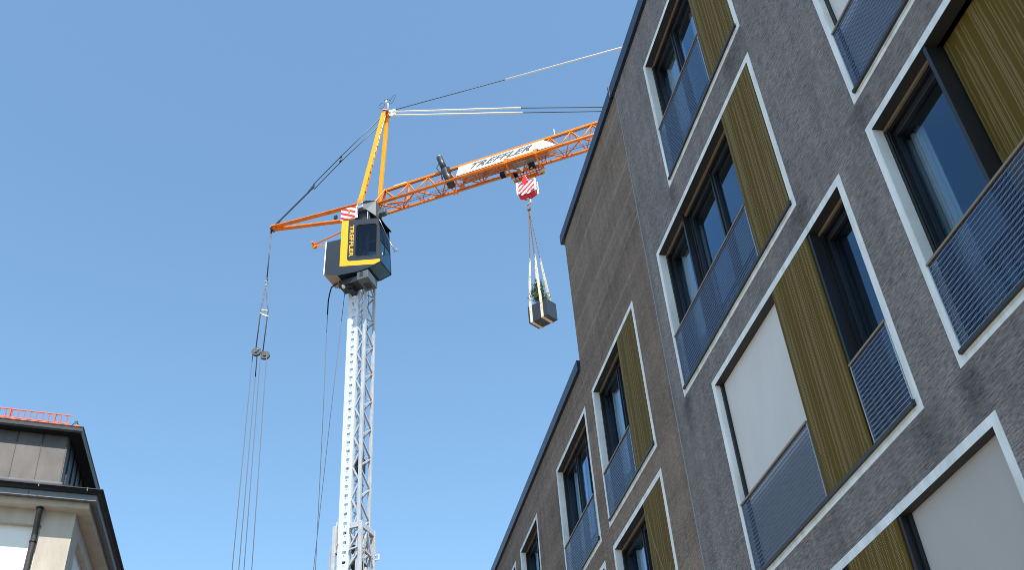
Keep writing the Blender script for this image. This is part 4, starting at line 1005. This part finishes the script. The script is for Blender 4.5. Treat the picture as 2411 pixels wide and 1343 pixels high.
for jt, sg_ in ((T0 + .10, 1), (T1 - .02, -1)):
    b = MB(); c_ = C(jt + .03, -.34, 34.72); ax = (Mv * .55 + Z * .75 + J * .25 * sg_).normalized()
    b.tube([c_ - ax * .035, c_ - ax * .01, c_ + ax * .01, c_ + ax * .035], [.21, .18, .18, .21], 22); b.tube([c_ - ax * .07, c_ + ax * .07], .05, 10); ts(b, 'sheave', mat("worn_sheave_steel", (.50, .42, .33), .4, .5))
b = MB()                                                    # perforated walkway plate
for k in range(8):
    x = T0 + .25 + k * .15
    b.frame_box(C(x, 0, 34.86), J, Mv, Z, (0, -.48, 0), (.05, -.05, .012))
for mm in (-.50, -.37, -.21, -.05): b.frame_box(C(T0 + .2, mm, 34.863), J, Mv, Z, (0, -.03, 0), (1.2, .03, .012))
b.beam(C(T0, -.55, 34.80), C(T1, -.55, 34.80), .05, .16); ts(b, 'walkway', M_ORANGE)
b = MB(); b.frame_box(C(0, 0, 0), J, Mv, Z, (T0 + .28, .06, 34.98), (T1 - .12, .38, 35.0)); ts(b, 'tray', mat("soiled_tray", (.30, .24, .20), .6, var=.3, vscale=(4, 4, 4)))
b = MB(); b.frame_box(C(0, 0, 0), J, Mv, Z, (8.38, -.12, 34.70), (8.66, .16, 34.95)); b.frame_box(C(0, 0, 0), J, Mv, Z, (6.98, -.10, 34.75), (7.26, .16, 34.95)); b.frame_box(C(0, 0, 0), J, Mv, Z, (7.55, -.35, 34.8), (7.72, -.1, 34.95)); build_each(b, 'gear_motor', M_BLACK, trl, bevel=.02)
b = MB(); b.frame_box(C(0, 0, 0), J, Mv, Z, (8.40, -.11, 34.694), (8.64, -.02, 34.699)); b.frame_box(C(0, 0, 0), J, Mv, Z, (7.24, -.1, 34.748), (7.265, .16, 34.955)); b.frame_box(C(0, 0, 0), J, Mv, Z, (6.972, -.08, 34.8), (6.979, .14, 34.9)); build_each(b, 'motor_label', M_YEL, trl)
b = MB(); b.tube([C(8.02, -.05, 34.80), C(8.02, .12, 34.86)], .07, 12); b.frame_box(C(0, 0, 0), J, Mv, Z, (8.45, .05, 34.692), (8.55, .1, 34.698)); ts(b, 'capacitor', M_SIGNW)
b = MB(); b.tube([C(8.02, -.12, 34.78), C(8.02, -.05, 34.80)], .06, 12); ts(b, 'capacitor_base', M_BLACK)
for a_, c_ in ((C(7.62, -.2, 34.65), C(7.76, 0, 33.80)), (C(8.68, -.15, 34.70), C(8.56, 0, 33.80))):
    b = MB(); b.tube([a_, c_], .014, 6); b.tube([a_, a_.lerp(c_, .45)], .020, 6); cp(b, 'hoist_rope', M_ROPE)

# ---- pendants
for s_, zz, (ea, eb, ec) in ((1, .05, ((8.28, 38.9), (12.29, 37.12), (14.3, 36.35))), (-1, -.22, ((8.36, 38.53), (12.25, 36.86), (13.6, 36.35)))):
    h0 = TOP + J * .28 + Z * zz + Mv * .0
    b = MB(); b.tube([h0, C(ea[0], 0, ea[1])], .047, 8); b.prism([h0 + J * -.03 + Z * .07, h0 + J * .3 + Z * .03, h0 + J * .3 - Z * .08, h0 + J * .1 - Z * .16, h0 - J * .04 - Z * .05], Mv * .07)
    cp(b, 'pendant_bar', M_ROPEL)
    b = MB(); b.tube([C(ea[0], 0, ea[1]), C(eb[0], 0, eb[1]), C(ec[0], 0, ec[1])], .026, 6); cp(b, 'pendant_rope', M_ROPE)
FE = C(20.5, 0, 40.15)
b = MB(); b.tube([TOP + J * .2 + Z * .12, C(7.62, 0, 41.29)], .024, 6); cp(b, 'pendant_rope', M_ROPE)
b = MB(); b.tube([C(7.62, 0, 41.29), C(13.71, 0, 40.75), FE], .045, 8); cp(b, 'pendant_bar', M_ROPEL)
b = MB(); b.beam(C(JE - .3, .3, 35.9), FE, .14); b.beam(C(JE - .3, -.3, 35.9), FE, .14); b.beam(C(JE - .2, 0, 36.2), C(JE - .2, .4, 35.2), .12); cp(b, 'jib_mast', M_ORANGE)

# ================================================================== OPERATOR
def skinned(name, pts, edges, mt, root=0, sub=2, **k):
    """pts = [(Vector, radius)]"""
    me = bpy.data.meshes.new(name); org = pts[0][0].copy()
    me.from_pydata([p - org for p, r in pts], edges, []); me.materials.append(mt)
    o = bpy.data.objects.new(name, me); col.objects.link(o); o.location = org
    sk = o.modifiers.new("skin", 'SKIN'); sk.use_smooth_shade = True
    for i, (p, r) in enumerate(pts):
        sv = me.skin_vertices[0].data[i]; sv.radius = (r, r); sv.use_root = (i == root)
    s2 = o.modifiers.new("sub", 'SUBSURF'); s2.levels = sub; s2.render_levels = sub
    return o
def OPp(s, dz, o): return Sp(s, dz, o)
body_pts = [(OPp(.95, 31.32, -.60), .15), (OPp(.93, 31.50, -.60), .14), (OPp(.93, 31.72, -.60), .155), (OPp(.95, 31.88, -.60), .13), (OPp(.97, 31.98, -.60), .055), (OPp(.99, 32.06, -.60), .062), (OPp(1.00, 32.15, -.60), .098), (OPp(1.01, 32.25, -.60), .085),
    (OPp(.95, 31.86, -.41), .062), (OPp(1.02, 31.62, -.36), .047), (OPp(1.26, 31.60, -.38), .036), (OPp(1.33, 31.61, -.39), .030),
    (OPp(.95, 31.86, -.79), .062), (OPp(1.02, 31.62, -.84), .047), (OPp(1.26, 31.60, -.82), .036), (OPp(1.33, 31.61, -.81), .030),
    (OPp(1.05, 31.30, -.50), .09), (OPp(1.36, 31.33, -.48), .065), (OPp(1.42, 30.98, -.48), .045), (OPp(1.52, 30.96, -.48), .04),
    (OPp(1.05, 31.30, -.70), .09), (OPp(1.36, 31.33, -.72), .065), (OPp(1.42, 30.98, -.72), .045), (OPp(1.52, 30.96, -.72), .04)]
ed = [(0, 1), (1, 2), (2, 3), (3, 4), (4, 5), (5, 6), (6, 7), (3, 8), (8, 9), (9, 10), (10, 11), (3, 12), (12, 13), (13, 14), (14, 15), (0, 16), (16, 17), (17, 18), (18, 19), (0, 20), (20, 21), (21, 22), (22, 23)]
nb_ = len(body_pts)
for wr, sgn in ((11, 1), (15, -1)):                           # five fingers each, curled round the levers
    wp = body_pts[wr][0]
    for f in range(5):
        lat = (f - 2) * .020
        if f == 0: a1 = wp + dS * .03 + nS * (.045 * -sgn) - Z * .005; a2 = a1 + dS * .025 - Z * .02
        else: a1 = wp + dS * (.055 + .006 * (2 - abs(f - 2.5))) + nS * lat; a2 = a1 + dS * .02 - Z * (.03 + .003 * f)
        i = len(body_pts); body_pts += [(a1, .010), (a2, .008)]; ed += [(wr, i), (i, i + 1)]
op = skinned('person', body_pts, ed, M_SKIN, 0, 1)
tagset(op, 'seated operator with bare forearms behind the dark side glass of the crane cab', 'person')
WL[op.name] = Matrix.Translation(body_pts[0][0])
def cloth(name, idx, extra, mt):
    pts = [(body_pts[i][0], body_pts[i][1] + extra) for i in idx]; e = [(idx.index(a), idx.index(c)) for a, c in ed if a in idx and c in idx]
    o = skinned(name, pts, e, mt, 0, 1); o.location = pts[0][0] - body_pts[0][0]; o.parent = op; return o
cloth('shirt', [0, 1, 2, 3, 8, 9, 12, 13], .014, M_CLOTH)
cloth('trousers', [0, 16, 17, 18, 20, 21, 22], .012, M_CLOTH)
b = MB(); hc = body_pts[7][0]; b.smooth = True
for i in range(6):
    for k in range(12):
        def sp(ii, kk):
            ph = R(15 * ii); t_ = R(30 * kk); return hc + Vector((math.cos(t_) * math.cos(ph) * .103, math.sin(t_) * math.cos(ph) * .095, math.sin(ph) * .10 - .02)) - dS * .012
        b.quad(sp(i, k), sp(i, k + 1), sp(i + 1, k + 1), sp(i + 1, k))
b.build('hair', M_BARK, op)
b = MB(); hd = body_pts[6][0]
b.tube([hd + dS * .088 + Z * .01, hd + dS * .118 - Z * .015], [.010, .014], 8)
for s_ in (1, -1): b.tube([hd + nS * .088 * s_ + Z * .015, hd + nS * .104 * s_ - Z * .01], [.022, .016], 8)
b.build('nose_and_ears', M_SKIN, op)
b = MB()
for s_ in (1, -1): b.tube([hd + dS * .078 + nS * .034 * s_ + Z * .03, hd + dS * .090 + nS * .034 * s_ + Z * .03], [.012, .008], 8)
b.beam(hd + dS * .088 + nS * .022 - Z * .045, hd + dS * .088 - nS * .022 - Z * .045, .008, .008)
b.build('eyes_and_mouth', M_BLACK, op)

# ================================================================== HOOK BLOCK
hk = empty('hook_block', C(8.16, 0, 33.1), 'red and white striped hook block hanging below the orange jib', 'hook block', basis=(J, Mv, Z))
for s_ in (1, -1):
    b = MB(); mm = .16 * s_
    b.prism([C(7.76, mm, 33.22), C(7.98, mm, 33.10), C(8.35, mm, 33.10), C(8.58, mm, 33.20), C(8.58, mm, 33.86), C(7.76, mm, 33.86)], Mv * (.02 * s_)); b.build('cheek_plate', M_STRIPE2, hk)
    for j in (7.72, 8.57):
        b = MB(); b.frame_box(C(j, mm, 0), J, Mv, Z, (0, -.03, 33.18), (.09, .035, 33.93)); b.build('sheave_guard', M_SIGNW, hk, bevel=.02)
b = MB(); b.frame_box(C(0, 0, 0), J, Mv, Z, (7.80, -.135, 33.12), (8.56, .135, 33.30)); b.frame_box(C(0, 0, 0), J, Mv, Z, (7.99, -.13, 33.0), (8.34, .13, 33.12)); b.build('block_body', M_RED, hk, bevel=.02)
b = MB(); b.prism([C(8.00, .185, 33.72), C(8.34, .185, 33.72), C(8.30, .185, 33.98), C(8.19, .185, 34.28), C(8.12, .185, 34.28), C(8.02, .185, 33.98)], -Mv * .37); b.build('top_plate', M_RED, hk, bevel=.015)
b = MB()
for j, z, r_ in ((8.0, 33.84, .035), (8.28, 33.90, .035), (7.92, 33.27, .055), (8.17, 33.17, .06), (8.44, 33.28, .055), (7.82, 33.24, .03), (8.53, 33.3, .03)): b.tube([C(j, .18, z), C(j, .215, z)], r_, 12)
build_each(b, 'bolt', M_GALV, hk)
for j in (7.92, 8.42):
    b = MB(); b.tube([C(j, -.06, 33.5), C(j, -.02, 33.5), C(j, .02, 33.5), C(j, .06, 33.5)], [.23, .20, .20, .23], 24); b.build('sheave', M_DSTEEL, hk)
b = MB(); b.tube([C(8.165, 0, 33.02), C(8.165, 0, 32.90)], .06, 12)
arcp = [C(8.165 + .115 * math.sin(R(a)), 0, 32.75 + .13 * math.cos(R(a))) for a in range(-10, 260, 18)]
b.tube(arcp, [.055] * 4 + [.065] * 5 + [.05] * 3 + [.04, .03, .02][:len(arcp) - 12] if len(arcp) > 12 else .05, 10); b.build('hook', M_GALV, hk)

# ================================================================== PLANTER, SLINGS, TREE
PN, PL, PF, PR = (8.63, .40), (7.74, .15), (7.97, -.40), (8.86, -.15)
pc_ = C(8.30, 0, 26.1)
aL = (C(*PL, 0) - C(*PN, 0)); aS = (C(*PR, 0) - C(*PN, 0)); LL, LS_ = aL.length, aS.length; eL, eS = aL.normalized(), aS.normalized()
def PP(a, s, z): return C(*PN, 0) + eL * a + eS * s + Z * z
pl = MB(); z0, z1 = 26.1, 26.92; t_ = .03
def ring(s0, z): return [PP(s0, s0, z), PP(LL - s0, s0, z), PP(LL - s0, LS_ - s0, z), PP(s0, LS_ - s0, z)]
R0, R1, R2, R3 = ring(0, z0), ring(0, z1), ring(t_, z1), ring(t_, z1 - .06)
for A1, B1 in ((R0, R1), (R1, R2), (R2, R3)):
    for i in range(4): pl.quad(A1[i], A1[(i + 1) % 4], B1[(i + 1) % 4], B1[i])
pl.quad(*R0)
pt = pl.build('planter', M_PLANTER, label='square dark grey planter hanging in slings below the hook', cat='planter', origin=PP(LL / 2, LS_ / 2, z0), bevel=.008)
b = MB(); b.quad(*R3); b.build('soil', M_SOIL, pt)
b = MB()
for a, s in ((.15, .12), (.45, .25), (.62, .3), (.8, .12)): b.tube([PP(a, s, z0 - .002), PP(a, s, z0 - .006)], .02, 8)
build_each(b, 'drain_hole', M_SLING, pt)
HKP = C(8.165, 0, 32.60)
sling = empty('chain_sling', HKP, 'four leg rusty chain hanging from the hook of the red block', 'chain sling')
b = MB(); b.tube([HKP + Z * .06 + J * .04, HKP - Z * .1 + J * .05, HKP - Z * .12 - J * .03, HKP + Z * .05 - J * .04], .022, 6); b.frame_box(HKP - Z * .32, J, Mv, Z, (-.07, -.06, 0), (.07, .06, .18)); b.build('master_link', M_CHAIN, sling)
ends = []
for a in (.27 * LL, .84 * LL):
    for s in (-.012, LS_ + .012):
        tgt = PP(a, s, z1); f = (32.35 - 29.45) / (32.35 - z1)
        ends.append((a, s, HKP.lerp(tgt, f) * 1.0))
for q, (a, s, p) in enumerate(ends):
    p.z = 29.45 - .05 * q
    b = MB(); p0 = HKP - Z * .28; nl = 46; dv = (p - p0) / nl; dn = dv.normalized(); x1 = dn.cross(Mv).normalized(); x2 = dn.cross(x1)
    for k in range(nl):
        c_ = p0 + dv * (k + .5); xx = x1 if k % 2 else x2; L_ = dv.length * .68
        b.tube([c_ + dn * L_, c_ + dn * L_ * .5 + xx * .017, c_ - dn * L_ * .5 + xx * .017, c_ - dn * L_, c_ - dn * L_ * .5 - xx * .017, c_ + dn * L_ * .5 - xx * .017, c_ + dn * L_], .0085, 4, caps=False)
    b.build('chain', M_CHAIN, sling)
    b = MB(); b.beam(p - Z * .02, p + Z * .09, .05, .04); b.build('shortening_hook', M_CHAIN, sling)
for q, a in enumerate((.27 * LL, .84 * LL)):
    pn, pf_ = ends[2 * q][2], ends[2 * q + 1][2]; w2 = .060; t2 = .006
    path = [pn, pn.lerp(PP(a, -.012, z1), .5) + eL * .012, PP(a, -.014, z1 + .02), PP(a, -.014, z0 - .014), PP(a, LS_ + .014, z0 - .014), PP(a, LS_ + .014, z1 + .02), pf_.lerp(PP(a, LS_ + .012, z1), .5), pf_]
    b = MB(); V_ = []; F_ = []
    for i, p in enumerate(path):
        k = .035 if i in (0, len(path) - 1) else w2
        V_ += [p - eL * k, p + eL * k]
    for i in range(len(path) - 1): F_.append((2 * i, 2 * i + 1, 2 * i + 3, 2 * i + 2))
    b.add(V_, F_)
    so_ = b.build('lifting_strap', M_SLING, label=('beige webbing strap round the planter nearer its right end', 'beige webbing strap round the left end of the planter')[q], cat='strap', group='straps carrying the planter', origin=pn)
    sm_ = so_.modifiers.new('solid', 'SOLIDIFY'); sm_.thickness = .012; sm_.offset = 0
tr = empty('potted_tree', PP(LL * .5, LS_ * .5, z1 - .06), 'small leafy green shrub growing in the hanging planter', 'shrub')
b = MB(); tp = PP(LL * .5, LS_ * .5, z1 - .06)
b.tube([tp, tp + Z * .5 + eL * .03, tp + Z * 1.0 - eL * .02, tp + Z * 1.45], [.022, .018, .012, .005], 8); b.build('trunk', M_BARK, tr)
tips = []
b = MB()
for k in range(46):
    zz = random.uniform(.05, 1.4); ang = random.uniform(0, 6.28); rad = (.47 * (1 - zz / 1.8)) * random.uniform(.5, 1.1)
    e_ = tp + Z * (zz + rad * random.uniform(.2, .7)) + eL * (rad * math.cos(ang) * 1.0 + .06) + eS * (rad * math.sin(ang) * .9)
    s0 = tp + Z * zz * .85; b.tube([s0, s0.lerp(e_, .5) + Z * .03, e_], [.006, .005, .003], 4); tips.append((s0, e_))
b.build('branches', M_BARK, tr)
b = MB()
for s0, e_ in tips:
    for _ in range(34):
        t_ = random.uniform(.35, 1.08); p = s0.lerp(e_, t_) + Vector([random.gauss(0, .045) for _ in range(3)])
        d1 = Vector([random.gauss(0, 1) for _ in range(3)]).normalized(); d2 = d1.cross(Vector([random.gauss(0, 1) for _ in range(3)])).normalized(); L_ = random.uniform(.028, .055); w_ = L_ * .5
        b.quad(p - d1 * L_, p + d2 * w_ - d1 * L_ * .1, p + d1 * L_, p - d2 * w_ - d1 * L_ * .1)
b.build('foliage', M_LEAF, tr)
